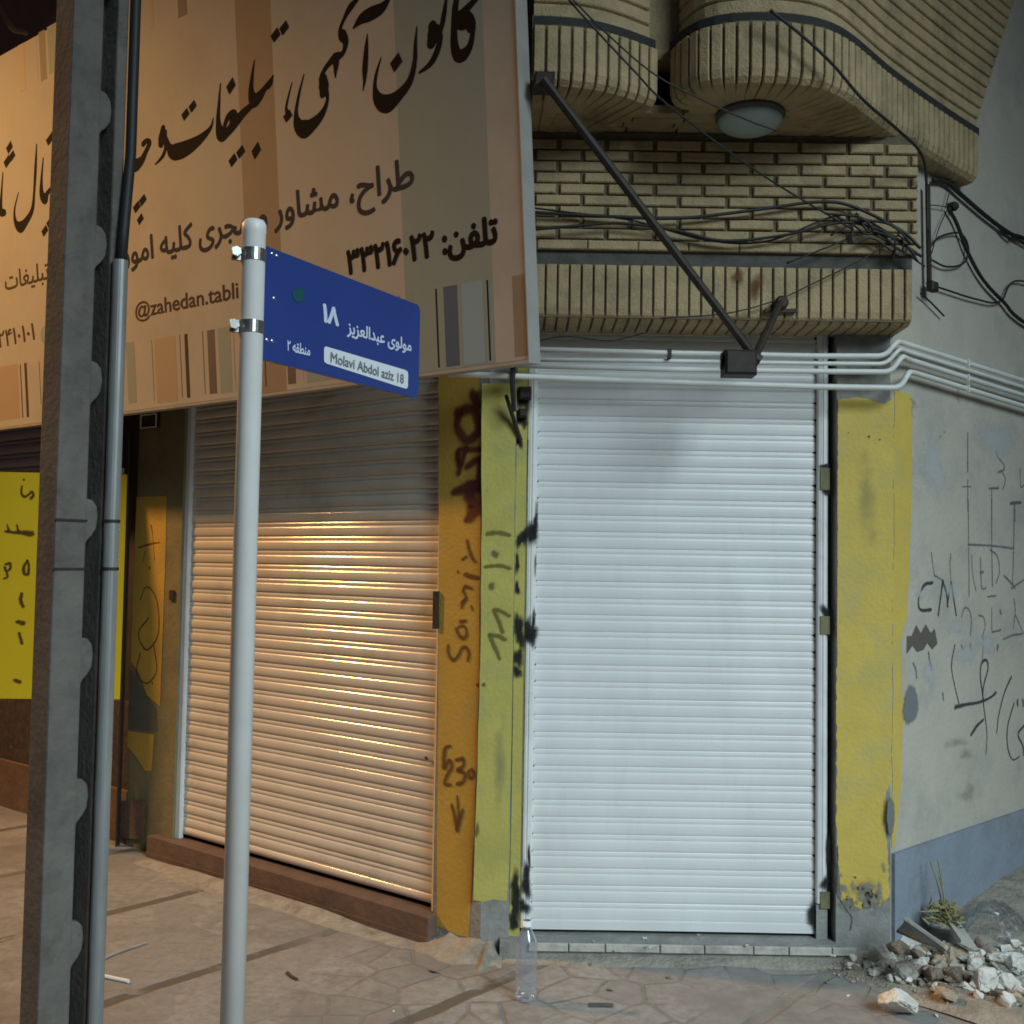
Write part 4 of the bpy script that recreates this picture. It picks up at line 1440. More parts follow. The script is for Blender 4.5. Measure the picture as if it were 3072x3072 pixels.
for stx in H1: ribbon(b, SIGN, [(x * r1, y * r1, wd_ * r1) for x, y, wd_ in stx], soft=False, lift=0.0006)


WIDE[0] = 1.0


def dot(b, u, v, a_, c_):
    a_, c_ = a_ * 1.12, c_ * 1.06
    poly(b, SIGN, [(u - a_ * 0.35, v + c_), (u - a_, v + c_ * 0.1), (u + a_ * 0.35, v - c_), (u + a_, v - c_ * 0.1)], lift=0.0006)


for x, y, a_, c_ in ((985, 430, 38, 66), (212, 192, 30, 50), (152, 242, 30, 50), (20, 1040, 26, 56), (236, 800, 28, 44)):
    dot(b, 760 + x * r2, y * r2, a_ * r2, c_ * r2)
for x, y, a_, c_ in ((1672, 622, 30, 60), (1394, 770, 26, 44), (1342, 828, 26, 44), (1742, 1100, 28, 48), (1686, 1160, 28, 48), (1855, 1090, 30, 60), (1034, 1450, 26, 44), (990, 1500, 26, 44), (1016, 1588, 22, 42), (394, 960, 24, 42), (358, 1012, 24, 42), (68, 1068, 22, 46), (86, 1130, 22, 42), (52, 1170, 24, 46), (360, 1612, 22, 42), (324, 1672, 22, 42)):
    dot(b, x * r1, y * r1, a_ * r1, c_ * r1)
decal('calligraphy', b, 'ink', sgn)
b = MB()
write(b, SIGN, 'طراح، مشاور و مجری کلیه امور', (372, 836), (1243, 606), (372, 728), 0.022, SU)
decal('lettering', b, 'ink_grey', sgn)
b = MB()
write(b, SIGN, 'تلفن: ۳۳۲۱۶۰۲۲', (1045, 846), (1493, 753), (1045, 750), 0.042, SU)
decal('lettering', b, 'ink', sgn)
b = MB()
write(b, SIGN, '@zahedan.tabli', (408, 968), (716, 908), (408, 908), 0.012, SU)
write(b, SIGN, 'تبلیغات', (17, 884), (148, 850), (17, 818), 0.01, SU)
write(b, SIGN, '۳۲۴۱۰۱۰۱', (-30, 1050), (104, 1018), (-30, 1002), 0.012, SU)
decal('lettering', b, 'ink_brown', sgn)
b = MB()
blob(b, SIGN, 135, 1005, 14, 26, jag=0.05)
decal('phone_badge', b, 'sage_band', sgn)

# ================================================================ WHITE CONDUIT PIPES
def pipe(name, label, rad, lefts, v_mid, right_pts, extra=()):
    pass


pipes = []
PY = 4.06
def px(u, v, y=PY): return ypl(y).at(u, v)
def rx(u, v, d=0.05): return RIGHT.off(d).at(u, v)


def make_pipe(label, rad, front, corner_, wall_, m='pvc', y=PY):
    pts = [px(u, v, y) for u, v in front]
    cr = [px(u, v, y) for u, v in corner_]
    wl_ = [rx(u, v, 0.03 + rad) for u, v in wall_]
    path = pts + cr + wl_ + [wl_[-1] + R * 6.0]
    sp = []
    for i, p in enumerate(path):
        sp.append(tuple(p))
    # round the bends by inserting close points
    out = [V(path[0])]
    for i in range(1, len(path) - 1):
        a, p, c = path[i - 1], path[i], path[i + 1]
        d1, d2 = min(0.03, (a - p).length * 0.45), min(0.03, (c - p).length * 0.45)
        s_, e_ = p + (a - p).normalized() * d1, p + (c - p).normalized() * d2
        for t in (0, .25, .5, .75, 1):
            out.append(s_ * (1 - t) ** 2 + p * 2 * t * (1 - t) + e_ * t * t)
    out.append(path[-1])
    b = MB()
    b.tube(out, rad, 12)
    t = thing('conduit_pipe', label, 'pipe', 'white conduit pipes over the shutter')
    b.build('pipe', M[m], t, smooth=True)
    return t


W = 0.0
p1 = make_pipe('topmost white conduit pipe crossing above the white shutter and along the plaster wall', 0.0105, [(1520, 1046), (2000, 1059), (2440, 1068)], [(2655, 1068), (2690, 1024)], [(2712, 1030), (3120, 1158)])
p2 = make_pipe('thin greyer conduit pipe directly under the topmost white pipe', 0.0085, [(1520, 1078), (2000, 1083), (2440, 1090)], [(2658, 1092), (2698, 1046)], [(2720, 1054), (3120, 1178)], y=4.075)
p3 = make_pipe('white conduit pipe third from the top, passing behind the floodlight box', 0.0105, [(1540, 1096), (2000, 1108), (2440, 1114)], [(2672, 1116), (2706, 1068)], [(2730, 1080), (3120, 1202)])
p4 = make_pipe('lowest white conduit pipe, running on under the sign board over the yellow corner pillar', 0.0115, [(1345, 1122), (1480, 1126), (1600, 1131), (2000, 1147), (2440, 1160)], [(2700, 1164), (2726, 1116)], [(2748, 1120), (3120, 1234)])
b = MB()
p = px(2010, 1060, PY - 0.012)
b.obox((p.x - 0.007, PY - 0.0145, p.z - 0.017), (0.013, 0, 0), (0, 0.03, 0), (0, 0, 0.034))
b.build('clip', M['black_metal'], p1)
for pp_, lst in ((p1, ((2900, 1090),)), (p4, ((2900, 1166),)), (p3, ((2900, 1134),))):
    for u, v in lst:
        b = MB()
        p = rx(u, v, 0.045)
        b.obox(p - R * 0.006 - Z * 0.016, R * 0.012, NR * 0.012, Z * 0.032)
        b.build('clip', M['pvc'], pp_)
# iron strap hanging under the pipes by the corner pillar
st_ = thing('iron_strap', 'rusty iron strap hanging from the lowest pipe beside the corner pillar', 'strap')
b = MB()
b.tube([ypl(4.045).at(1540, 1100), ypl(4.045).at(1537, 1140), ypl(4.06).at(1542, 1235)], [0.011, 0.011, 0.009], 6)
b.build('bar', M['black_metal'], st_)
b = MB()
b.tube([ypl(4.09).at(1518, 1185), ypl(4.13).at(1545, 1270), ypl(4.15).at(1562, 1322)], [0.008, 0.009, 0.009], 6)
b.build('bar', M['black_metal'], st_)
b = MB()
for (u, v), s_ in (((1575, 1180), 0.05), ((1568, 1240), 0.035)):
    p = ypl(4.15).at(u, v)
    b.brick(p + V((-s_ / 2, 0.02, -s_ / 2)), V((s_, 0, 0)), V((0, 0, s_)), V((0, -0.04, 0)), 0.008)
b.build('hinge_block', M['black_metal'], st_)

# ================================================================ FLOODLIGHT BOOM
fl = thing('floodlight', 'black floodlight on a long slanting boom in front of the brick wall', 'floodlight')
J = ypl(3.74).at(2262, 1068)
A_ = ypl(3.955).at(2342, 905)
T_ = ypl(3.50).at(1630, 236)
b = MB()
b.tube([T_, J], 0.0155, 8)
b.build('boom', M['black_metal'], fl)
b = MB()
b.tube([A_, J + V((0.005, 0, 0))], 0.014, 8)
b.build('stay', M['black_metal'], fl)
b = MB()
p = ypl(3.735).at(2172, 1125)
q2 = ypl(3.735).at(2268, 1052)
b.brick((p.x, 3.80, p.z), (q2.x - p.x, 0, 0), (0, 0, q2.z - p.z), (0, -0.09, 0), 0.008)
b.obox((p.x - 0.016, 3.72, p.z + 0.03), (0.003, 0, 0), (0.012, 0.07, 0), (0, 0, 0.045))
hd = b.build('lamp_head', M['black_metal'], fl)
b = MB()
b.tube([J + V((-0.03, 0, 0.01)), J + V((0.02, 0, -0.02))], 0.024, 8)
b.build('joint', M['black_metal'], fl)
b = MB()
p = ypl(BEAM_Y).at(2340, 912)
b.lathe(p, [(0.026, 0), (0.026, 0.03), (0.018, 0.04)], 10, V((0, -1, 0)))
b.obox(p + V((-0.06, -0.004, -0.035)), V((0.12, 0, 0.0)), V((0, -0.014, 0)), Z * 0.014)
b.build('wall_bracket', M['black_metal'], fl)
b = MB()
p = ypl(3.53).at(1597, 268)
b.brick((p.x, 3.575, p.z), (0.068, 0, 0), (0.008, 0, 0.055), (0, -0.07, 0), 0.008)
b.build('end_bracket', M['black_metal'], fl)

# ================================================================ CEILING LAMP under the balcony
cl = thing('ceiling_lamp', 'unlit round pale glass ceiling lamp under the brick balcony', 'lamp')
c = Plane((0, 0, SZ0 - 0.012), Z).at(2250, 352)
b = MB()
rad = 0.118
b.lathe(c, [(rad + 0.006, 0.012), (rad + 0.008, 0.0), (rad - 0.004, -0.008)], 32)
b.build('rim', M['steel_grey'], cl, smooth=True)
b = MB()
b.lathe(c, [(rad - 0.002, -0.006)] + [(rad * math.cos(a), -0.008 - 0.052 * math.sin(a)) for a in [k * math.pi / 20 for k in range(1, 10)]] + [(0.004, -0.06)], 32)
b.build('glass_dome', M['lampglass'], cl, smooth=True)

# ================================================================ CABLES
def cable(label, pts, rad, group='loose black cables on the walls', k=8):
    pts = [V(p) for p in pts]
    if (pts[-1] - GC).dot(R) > 1.22 and abs((pts[-1] - GC).dot(NR)) < 0.1: pts += [pts[-1] + R * 1.5 - Z * 0.12, pts[-1] + R * 5.0 + Z * 0.1]
    t = MB()
    t.tube(smooth_path([tuple(p) for p in pts], k), rad, 6)
    return tag(t.build('cable', M['cable'], None, smooth=True), label, 'cable', group)


F0 = ypl(3.965)
F1_ = ypl(3.955)
cable('thick black cable sagging along the lower brick courses from sign board to wall end', [F0.at(1585, 636), F0.at(1800, 648), F0.at(2030, 655), F0.at(2250, 632), F0.at(2450, 606), F0.at(2560, 620), F0.at(2700, 690), F0.at(2762, 745)], 0.0062)
cable('black cable waving just below the thick one across the lowest brick courses', [F1_.at(1585, 690), F1_.at(1750, 676), F1_.at(1870, 670), F1_.at(2030, 692), F1_.at(2170, 722), F1_.at(2350, 706), F1_.at(2520, 668), F1_.at(2640, 690), F1_.at(2765, 770)], 0.0055)
cable('thin black cable dipping behind the boom to the bottom brick course', [ypl(3.97).at(1585, 622), ypl(3.97).at(1730, 640), ypl(3.97).at(1900, 662), ypl(3.97).at(2120, 720), ypl(3.97).at(2300, 724), ypl(3.97).at(2500, 650), ypl(3.97).at(2600, 660), ypl(3.97).at(2750, 760)], 0.0038)
cable('thin cable drooping over the dark ledge towards the wall end', [F0.at(2360, 790), F0.at(2500, 735), F0.at(2600, 700), F0.at(2690, 742), F0.at(2775, 800)], 0.0035)
cable('thin cable climbing from the floodlight bracket to the cable tangle', [ypl(3.95).at(1980, 955), ypl(3.95).at(2180, 940), ypl(3.95).at(2330, 900), ypl(3.95).at(2440, 850), ypl(3.96).at(2600, 770), ypl(3.97).at(2700, 700)], 0.0026)
cable('pale sagging wire hanging below the beam over the shutter top', [ypl(4.08).at(1600, 1024), ypl(4.08).at(1700, 1010), ypl(4.08).at(1830, 1022), ypl(4.08).at(1930, 1000)], 0.0022)
random.seed(11)
for k, lab in enumerate(('coiled cable at the top of the tangle by the wall end', 'coiled cable in the middle of the tangle by the wall end', 'coiled cable at the bottom of the tangle by the wall end', 'frayed cable leaving the tangle towards the corner bracket')):
    pts = [F1_.off(0.002 * k).at(2480 + random.uniform(-60, 60) + 20 * k, 640 + 22 * k)]
    for j in range(7):
        pts.append(F1_.off(random.uniform(-0.004, 0.02)).at(2530 + 32 * j + random.uniform(-45, 45), 650 + 14 * j + 14 * k + random.uniform(-32, 32)))
    cable(lab, pts, 0.0042, 'tangled cables at the brick wall end')
random.seed(12)
# overhead drop wires
cable('thick drop cable running diagonally down in front of the balcony to the right', [ypl(3.35).at(1690, -20), ypl(3.38).at(1760, 60), ypl(3.42).at(1900, 210), ypl(3.50).at(2010, 320), ypl(3.72).at(2280, 520), ypl(3.93).at(2560, 690)], 0.0035, 'overhead drop wires')
cable('upper drop wire crossing the ceiling lamp down to the cable tangle', [ypl(3.35).at(1700, -20), ypl(3.36).at(1830, 110), ypl(3.40).at(1990, 240), ypl(3.44).at(2230, 355), ypl(3.44).at(2330, 392)], 0.0028, 'overhead drop wires')
cable('long black cable edging the balcony down to the right wall end', [ypl(3.48).at(2310, 30), ypl(3.50).at(2410, 110), ypl(3.54).at(2500, 195), ypl(3.62).at(2590, 300), ypl(3.76).at(2700, 395), ypl(3.90).at(2765, 465), ypl(3.97).at(2780, 560), ypl(3.98).at(2782, 700)], 0.0055, 'overhead drop wires')
WR = lambda u, v, d=0.02: RIGHT.off(d).at(u, v)
cable('thick black cable slanting down the upper plaster wall to the picture edge', [WR(2800, 540), WR(2840, 548), WR(2890, 590), WR(2960, 650), WR(3030, 700), WR(3120, 745)], 0.010)
cable('second black cable splitting from the thick one at the right picture edge', [WR(2985, 668), WR(3030, 715), WR(3090, 740)], 0.006)
cable('black cable dropping from a wall knot to the right picture edge', [WR(2845, 625), WR(2870, 670), WR(2905, 760), WR(2950, 840), WR(3010, 905), WR(3100, 985)], 0.0085)
cable('looped black cable making a ring on the plaster wall', [WR(2792, 740), WR(2820, 655 + 55), WR(2880, 700), WR(2905, 745), WR(2890, 790), WR(2840, 800), WR(2795, 780)], 0.0045)
cable('sagging black cable below the ring on the plaster wall', [WR(2780, 850), WR(2840, 870), WR(2930, 898), WR(3000, 905), WR(3090, 850)], 0.0045)
cable('short frayed cable end hanging off the corner bracket', [WR(2762, 880), WR(2790, 905), WR(2832, 948)], 0.004)
cable('thin wire strung from balcony to wall knot', [WR(2862, 530), WR(2845, 590), WR(2835, 625)], 0.0022)
cable('thin wire from the wall knot down to the bracket pole', [WR(2842, 628), WR(2815, 690), WR(2795, 760)], 0.0022)
cable('thin wire tying the bracket pole to the wall knot', [WR(2785, 615), WR(2815, 617), WR(2845, 622)], 0.0022)
cable('black cable slanting across the upper left corner of the picture', [V((-1.80, 3.2, 3.62)), ypl(3.6).at(10, 45), ypl(3.9).at(78, 100)], 0.009)
bp_ = thing('cable_bracket', 'upright dark bracket pole for cables at the end of the brick wall', 'bracket')
b = MB()
b.tube([WR(2783, 555, 0.03), WR(2788, 860, 0.03)], 0.011, 8)
b.build('pole', M['black_metal'], bp_)
b = MB()
p = WR(2788, 858, 0.03)
b.brick(p - R * 0.025 - Z * 0.025, R * 0.05, Z * 0.04, NR * 0.03, 0.006)
b.build('foot', M['black_metal'], bp_)
b = MB()
p = WR(2846, 623, 0.0)
b.lathe(p, [(0.02, 0), (0.02, 0.03), (0.012, 0.04)], 10, NR)
b.build('insulator', M['black_metal'], bp_)

# ================================================================ UTILITY POLE
up_ = thing('utility_pole', 'grey concrete utility pole with hollow front standing close on the left', 'pole')
PA, PBk, PN_ = V((0.61, 0.79, 0)).normalized(), V((-0.79, 0.61, 0)).normalized(), V((0.79, -0.61, 0)).normalized()
O = ypl(2.72).at(168, 1536)
O.z = 0
HT = 6.5
FW, SWd, RWd, DP = 0.086, 0.042, 0.032, 0.092
b = MB()


def taper(o, a, bb, h, k=0.0):
    b.obox(o, a, bb, Z * h)


taper(O, PA * FW, PBk * DP, HT)                                       # left flange
taper(O + PA * (FW + SWd), PA * RWd, PBk * DP, HT)                    # right flange

z = 1.235 - 3 * 0.365
while z < HT:
    # rounded bridge
    pts = [(0, -0.085), (0.012, -0.062), (0.024, -0.05), (0.036, -0.03), (0.040, 0.0), (0.036, 0.03), (0.022, 0.046), (0.0, 0.05)]
    n = len(pts)
    base = O + PA * FW + PBk * 0.012
    vs = [base + PA * a + Z * (z + c_) for a, c_ in pts] + [base + PBk * 0.05 + PA * a + Z * (z + c_) for a, c_ in pts]
    fs = [tuple(range(n))] + [(i, n + i, n + i + 1, i + 1) for i in range(n - 1)]
    b.add(vs, fs)
    z += 0.365
sh_ = b.build('shaft', M['concrete'], up_)
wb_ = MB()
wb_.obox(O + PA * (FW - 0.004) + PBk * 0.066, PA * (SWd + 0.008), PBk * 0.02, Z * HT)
wb_.build('web', M['dark_wood_slot_shade'], up_)  # near-black colour stands in for the shade inside the slot
md = sh_.modifiers.new('bevel', 'BEVEL')
md.width = 0.006
md.segments = 2
b = MB()
cz = (1662 - 762) * 2.80 / F + 1.5
CP = O + PA * (FW + SWd + 0.016) + PN_ * 0.022
b.tube([CP + Z * 0.0, CP + Z * cz], 0.0200, 20)
b.build('conduit', M['zinc'], up_, smooth=False)
for p in up_.children[-1].data.polygons: p.use_smooth = len(p.vertices) == 4
b = MB()
CC = O + PA * (FW + SWd + RWd + 0.010) + PN_ * 0.012
b.tube([CP + Z * (cz - 0.05), CP + Z * (cz + 0.1) + PA * 0.01 - PN_ * 0.004, CC + Z * (cz + 0.3), CC + Z * HT], 0.0145, 10)
b.build('cable', M['cable'], up_, smooth=True)
b = MB()
for v in (1566, 1712):
    zb_ = 1.5 + (1666 - v) * 2.75 / F
    b.obox(O - PA * 0.002 + PN_ * 0.0015 + Z * zb_, PA * (FW + 0.002), PN_ * 0.0015, Z * 0.006)
    b.tube([CP + Z * zb_, CP + Z * (zb_ + 0.008)], 0.0220, 20)
b.build('strap', M['black_metal'], up_)

# ================================================================ STREET NAME SIGN
ss = thing('street_sign', 'blue street name sign clamped to a white round post', 'street sign')
PC = ypl(2.74).at(739, 1536)
zt = ypl(2.74).at(764, 668).z
b = MB()
b.lathe((PC.x, PC.y, -0.05), [(0.0305, 0), (0.0305, zt + 0.05 - 0.03), (0.0315, zt + 0.05 - 0.028), (0.0315, zt + 0.05 - 0.006), (0.026, zt + 0.05 + 0.004), (0.012, zt + 0.05 + 0.009)], 32)
po = b.build('post', M['postwhite'], ss)
for p in po.data.polygons: p.use_smooth = len(p.vertices) == 4 and abs(p.normal.z) < 0.9
BD = V((0.485, 0.874, 0)).normalized()
BN = V((BD.y, -BD.x, 0))
B0 = V((PC.x, PC.y, 0)) + BN * 0.012
BLADE = Plane(B0, BN)
a0 = BLADE.at(796, 728)
a1 = BLADE.at(793, 1073)
e0 = BLADE.at(1261, 924)
e1 = BLADE.at(1254, 1200)
zT, zB = (a0.z + e0.z) / 2, (a1.z + e1.z) / 2
len_ = (e0 - B0).dot(BD)
rc = 0.018
out = [(0.02, zB), (len_ - rc, zB), (len_ - rc * 0.3, zB + rc * 0.3), (len_, zB + rc), (len_, zT - rc), (len_ - rc * 0.3, zT - rc * 0.3), (len_ - rc, zT), (0.02, zT)]
n = len(out)
vs = [B0 + BD * s_ + Z * z for s_, z in out] + [B0 + BD * s_ - BN * 0.012 + Z * z for s_, z in out]
fs = [tuple(range(n)), tuple(range(2 * n - 1, n - 1, -1))] + [(i, n + i, n + (i + 1) % n, (i + 1) % n) for i in range(n)]
bl = new_mesh('sign_panel', vs, fs, M['blue'], ss)
if bl.data.polygons[0].normal.dot(BN) < 0: bl.data.flip_normals()
b = MB()
pill = [c6(*p) for p in ((600, 858), (1105, 1008), (1122, 1018), (1126, 1034), (1124, 1118), (1116, 1129), (1098, 1126), (604, 968), (588, 958), (584, 942), (585, 868), (592, 858))]
poly(b, BLADE, pill, lift=0.0012)
decal('name_plate', b, 'signwhite', bl)
b = MB()
write(b, BLADE, 'Molavi Abdol aziz 18', c6(622, 958), c6(1092, 1098), c6(622, 893), 0.012, lift=0.003)
decal('lettering', b, 'signgrey', bl)
b = MB()
write(b, BLADE, '۱۸', c6(576, 694), c6(672, 724), c6(576, 585), 0.05, lift=0.0015)
write(b, BLADE, 'مولوی عبدالعزیز', c6(730, 795), c6(1142, 912), c6(730, 690), 0.025, lift=0.0015)
write(b, BLADE, 'منطقه ۲', c6(344, 882), c6(490, 917), c6(344, 815), 0.025, lift=0.0015)
decal('lettering', b, 'signtext', bl)
b = MB()
# round municipal emblem: a leafy roundel
for k in range(7):
    a = k * 2 * math.pi / 7
    u, v = c6(420 + 26 * math.cos(a), 525 + 30 * math.sin(a))
    blob(b, BLADE, u, v, 7, 9, jag=0.1, lift=0.0012)
u, v = c6(420, 525)
blob(b, BLADE, u, v, 13, 15, jag=0.05, lift=0.0012)
decal('emblem', b, 'green_dark', bl)
b = MB()
for x, y in ((250, 262), (280, 275), (262, 548), (216, 815), (250, 822)):
    p = BLADE.at(*c6(x, y))
    b.lathe(p, [(0.006, 0), (0.006, 0.002), (0.003, 0.0035)], 10, BN)
b.build('rivet', M['steel'], bl)
for v in (757, 977):
    zc = 1.5 + (1672 - v) * 2.74 / F
    b = MB()
    b.lathe((PC.x, PC.y, zc - 0.016), [(0.033, 0), (0.033, 0.032)], 28)
    ear = V((-0.80, -0.30, 0)).normalized()
    c0 = V((PC.x, PC.y, zc))
    side = ear.cross(Z)
    b.obox(c0 + ear * 0.029 - side * 0.006 - Z * 0.016, ear * 0.026, side * 0.004, Z * 0.032)
    b.obox(c0 + ear * 0.029 + side * 0.004 - Z * 0.016, ear * 0.026, side * 0.004, Z * 0.032)
    cl_ = b.build('clamp', M['steel'], ss)
    b = MB()
    b.tube([c0 + ear * 0.045 - side * 0.022, c0 + ear * 0.045 + side * 0.020], 0.009, 6)
    b.tube([c0 + ear * 0.045 - side * 0.030, c0 + ear * 0.045 - side * 0.010], 0.013, 6)
    b.build('bolt', M['steel'], cl_)

# ================================================================ YELLOW PROJECTING BOARD (left)
yb = thing('shop_board', 'bright yellow lettered board on a dark post behind the concrete pole', 'sign')
E0 = at_left(402, 1760)
E0 = V((E0.x, E0.y, 0)) + NL * 0.05
YD = V((-0.997, -0.075, 0)).normalized()
YN = V((-YD.y, YD.x, 0))
if YN.dot(CAM - E0) < 0: YN = -YN
YB = Plane(E0, YN)
zt_, zb_ = YB.at(385, 1424).z, YB.at(370, 2098).z
b = MB()
b.obox(E0 + YD * 0.0095 + Z * zb_, YD * 0.76, -YN * 0.05, Z * (zt_ - zb_))
pnl = b.build('panel', M['board_yellow'], yb)
b = MB()
b.obox(E0 - YN * 0.052 + Z * 0.0, YD * 0.009, YN * 0.052, Z * (zt_ + 0.22))
b.obox(E0 + YD * 0.05 - YN * 0.03 + Z * 0.10, YD * 0.05, YN * 0.01, Z * (zb_ - 0.10))
b.build('post', M['black_metal'], yb)
b = MB()
b.obox(E0 + YD * 0.03 + YN * 0.001 + Z * (zt_ + 0.004), YD * 0.02, -YN * 0.04, Z * 0.03)
b.build('cap', M['stone_pale'], yb)
b = MB()
z3 = lambda p: (p[0] * 560 / 1932, 1200 + p[1] * 560 / 1932, p[2] * 560 / 1932)
for stx in ([(228, 890, 30), (222, 960, 36), (250, 1000, 40), (290, 985, 36), (330, 950, 40), (345, 985, 44), (320, 1020, 46)], [(60, 1360, 46), (160, 1370, 50), (250, 1375, 80), (330, 1385, 90)], [(75, 1290, 26), (90, 1350, 40)], [(175, 1290, 26), (190, 1360, 40)], [(60, 1700, 40), (100, 1690, 44), (110, 1740, 44), (70, 1770, 44), (50, 1730, 40)], [(70, 1790, 36), (80, 1830, 34), (40, 1850, 30)], [(285, 1660, 36), (250, 1720, 46), (250, 1790, 56), (290, 1800, 50), (298, 1720, 40), (285, 1660, 36)], [(245, 822, 34), (248, 826, 34)]):
    ribbon(b, YB, [z3(p) for p in stx], lift=0.003)
for stx in ([(66, 1780, 14), (62, 1800, 16), (70, 1820, 14)], [(52, 1865, 18), (70, 1870, 22)], [(58, 1900, 14), (66, 1930, 16)], [(44, 2040, 16), (60, 2046, 18)]):
    ribbon(b, YB, stx, lift=0.003)
decal('lettering', b, 'spray_brown', pnl)

# small framed box on the far pillar under the sign
jb = thing('picture_frame', 'small square dark frame with pale edge high on the far left pillar', 'frame')
p0 = LEFT.off(0.0).at(432, 1288)
p1_ = LEFT.off(0.0).at(481, 1241)
wq = (p1_ - p0).dot(SR)
hq = p1_.z - p0.z
b = MB()
P0 = V((p0.x, p0.y, p0.z))
b.obox(P0, SR * wq, NL * 0.02, Z * hq)
b.build('plate', M['dark'], jb)
b = MB()
t_ = 0.005
for o_, a_, c_ in ((0, wq, t_), (hq - t_, wq, t_)):
    b.obox(P0 + NL * 0.0205 + Z * o_, SR * a_, NL * 0.004, Z * c_)
for o_ in (0, wq - t_):
    b.obox(P0 + NL * 0.0205 + SR * o_ + Z * (t_ + .0005), SR * t_, NL * 0.004, Z * (hq - 2 * t_ - .001))
b.build('rim', M['postwhite'], jb)

# ================================================================ BOTTLE
bt = thing('plastic_bottle', 'empty clear plastic water bottle standing on the paving by the white shutter', 'bottle')
bc = GROUND.at(1577, 3000)
b = MB()
Rr = 0.0375
prof = [(0.012, 0.006), (0.026, 0.001), (Rr - 0.004, 0.004), (Rr, 0.016)]
z = 0.03
while z < 0.175:
    prof += [(Rr, z), (Rr - 0.0025, z + 0.006), (Rr - 0.0025, z + 0.009), (Rr, z + 0.015)]
    z += 0.024
prof += [(Rr, 0.19), (Rr - 0.004, 0.205), (Rr - 0.012, 0.222), (0.018, 0.238), (0.0145, 0.246), (0.0145, 0.268)]
b.lathe(bc, prof, 28, close=False)
b.build('body', M['pet'], bt, smooth=True)
b = MB()
b.lathe(bc + Z * 0.250, [(0.0145, 0), (0.0175, 0.0005), (0.0175, 0.003), (0.0150, 0.0035), (0.0150, 0.019), (0.0135, 0.019)], 24, close=False)
b.build('neck', M['signwhite'], bt, smooth=True)

# ================================================================ RUBBLE, WEEDS, LITTER
def rock_mesh(sx, sy, sz, seed, n=20):
    import bmesh
    rr = random.Random(seed)
    bm = bmesh.new()
    for _ in range(n):
        d = V((rr.gauss(0, 1), rr.gauss(0, 1), rr.gauss(0, 1))).normalized() * rr.uniform(0.82, 1.0)
        d = V((max(-.8, min(.8, d.x)), max(-.8, min(.8, d.y)), max(-.75, min(.75, d.z))))
        bm.verts.new((d.x * sx, d.y * sy, d.z * sz))
    bmesh.ops.convex_hull(bm, input=bm.verts)
    for v in [v for v in bm.verts if not v.link_faces]: bm.verts.remove(v)
    bmesh.ops.bevel(bm, geom=list(bm.edges), offset=min(sx, sy, sz) * 0.05, segments=1, affect='EDGES')
    bmesh.ops.triangulate(bm, faces=list(bm.faces))
    bmesh.ops.subdivide_edges(bm, edges=list(bm.edges), cuts=2 if n > 12 else 1, use_grid_fill=True)
    bm.normal_update()
    sc_ = min(sx, sy, sz)
    off = V((seed * 1.7, seed * 0.3, 0))
    for v in bm.verts:
        q_ = v.co / sc_
        v.co += v.normal * sc_ * (0.10 * mnoise.noise(q_ * 2.2 + off) + 0.06 * mnoise.noise(q_ * 6 + off))
    me = bpy.data.meshes.new('rock')
    bm.to_mesh(me)
    bm.free()
    me.update()
    return me


def rock(u, v, wpx, hpx, m, label, seed, group='rubble heap by the yellow pillar', name='rubble_stone', dz=0.0):
    """u, v: where its foot stands on the ground"""
    p = GROUND.at(u, v)
    for _ in range(3):
        h = mound_h(p)
        p = Plane((0, 0, h), Z).at(u, v)
    d = (p - CAM).dot(fwd)
    sx, sz = wpx * d / F / 2 / 0.82, hpx * d / F / 2 / 0.78
    me = rock_mesh(sx, max(sx, sz) * 0.85, sz, seed)
    me.materials.append(M[m])
    o = bpy.data.objects.new(name, me)
    COL.objects.link(o)
    zmin = min(x.co.z for x in me.vertices)
    o.location = (p.x, p.y + sx * 0.5, h - zmin - sz * 0.12 + dz)
    o.rotation_euler = (random.uniform(-.12, .12), random.uniform(-.12, .12), random.uniform(0, 0.6))
    return tag(o, label, 'stone', group)


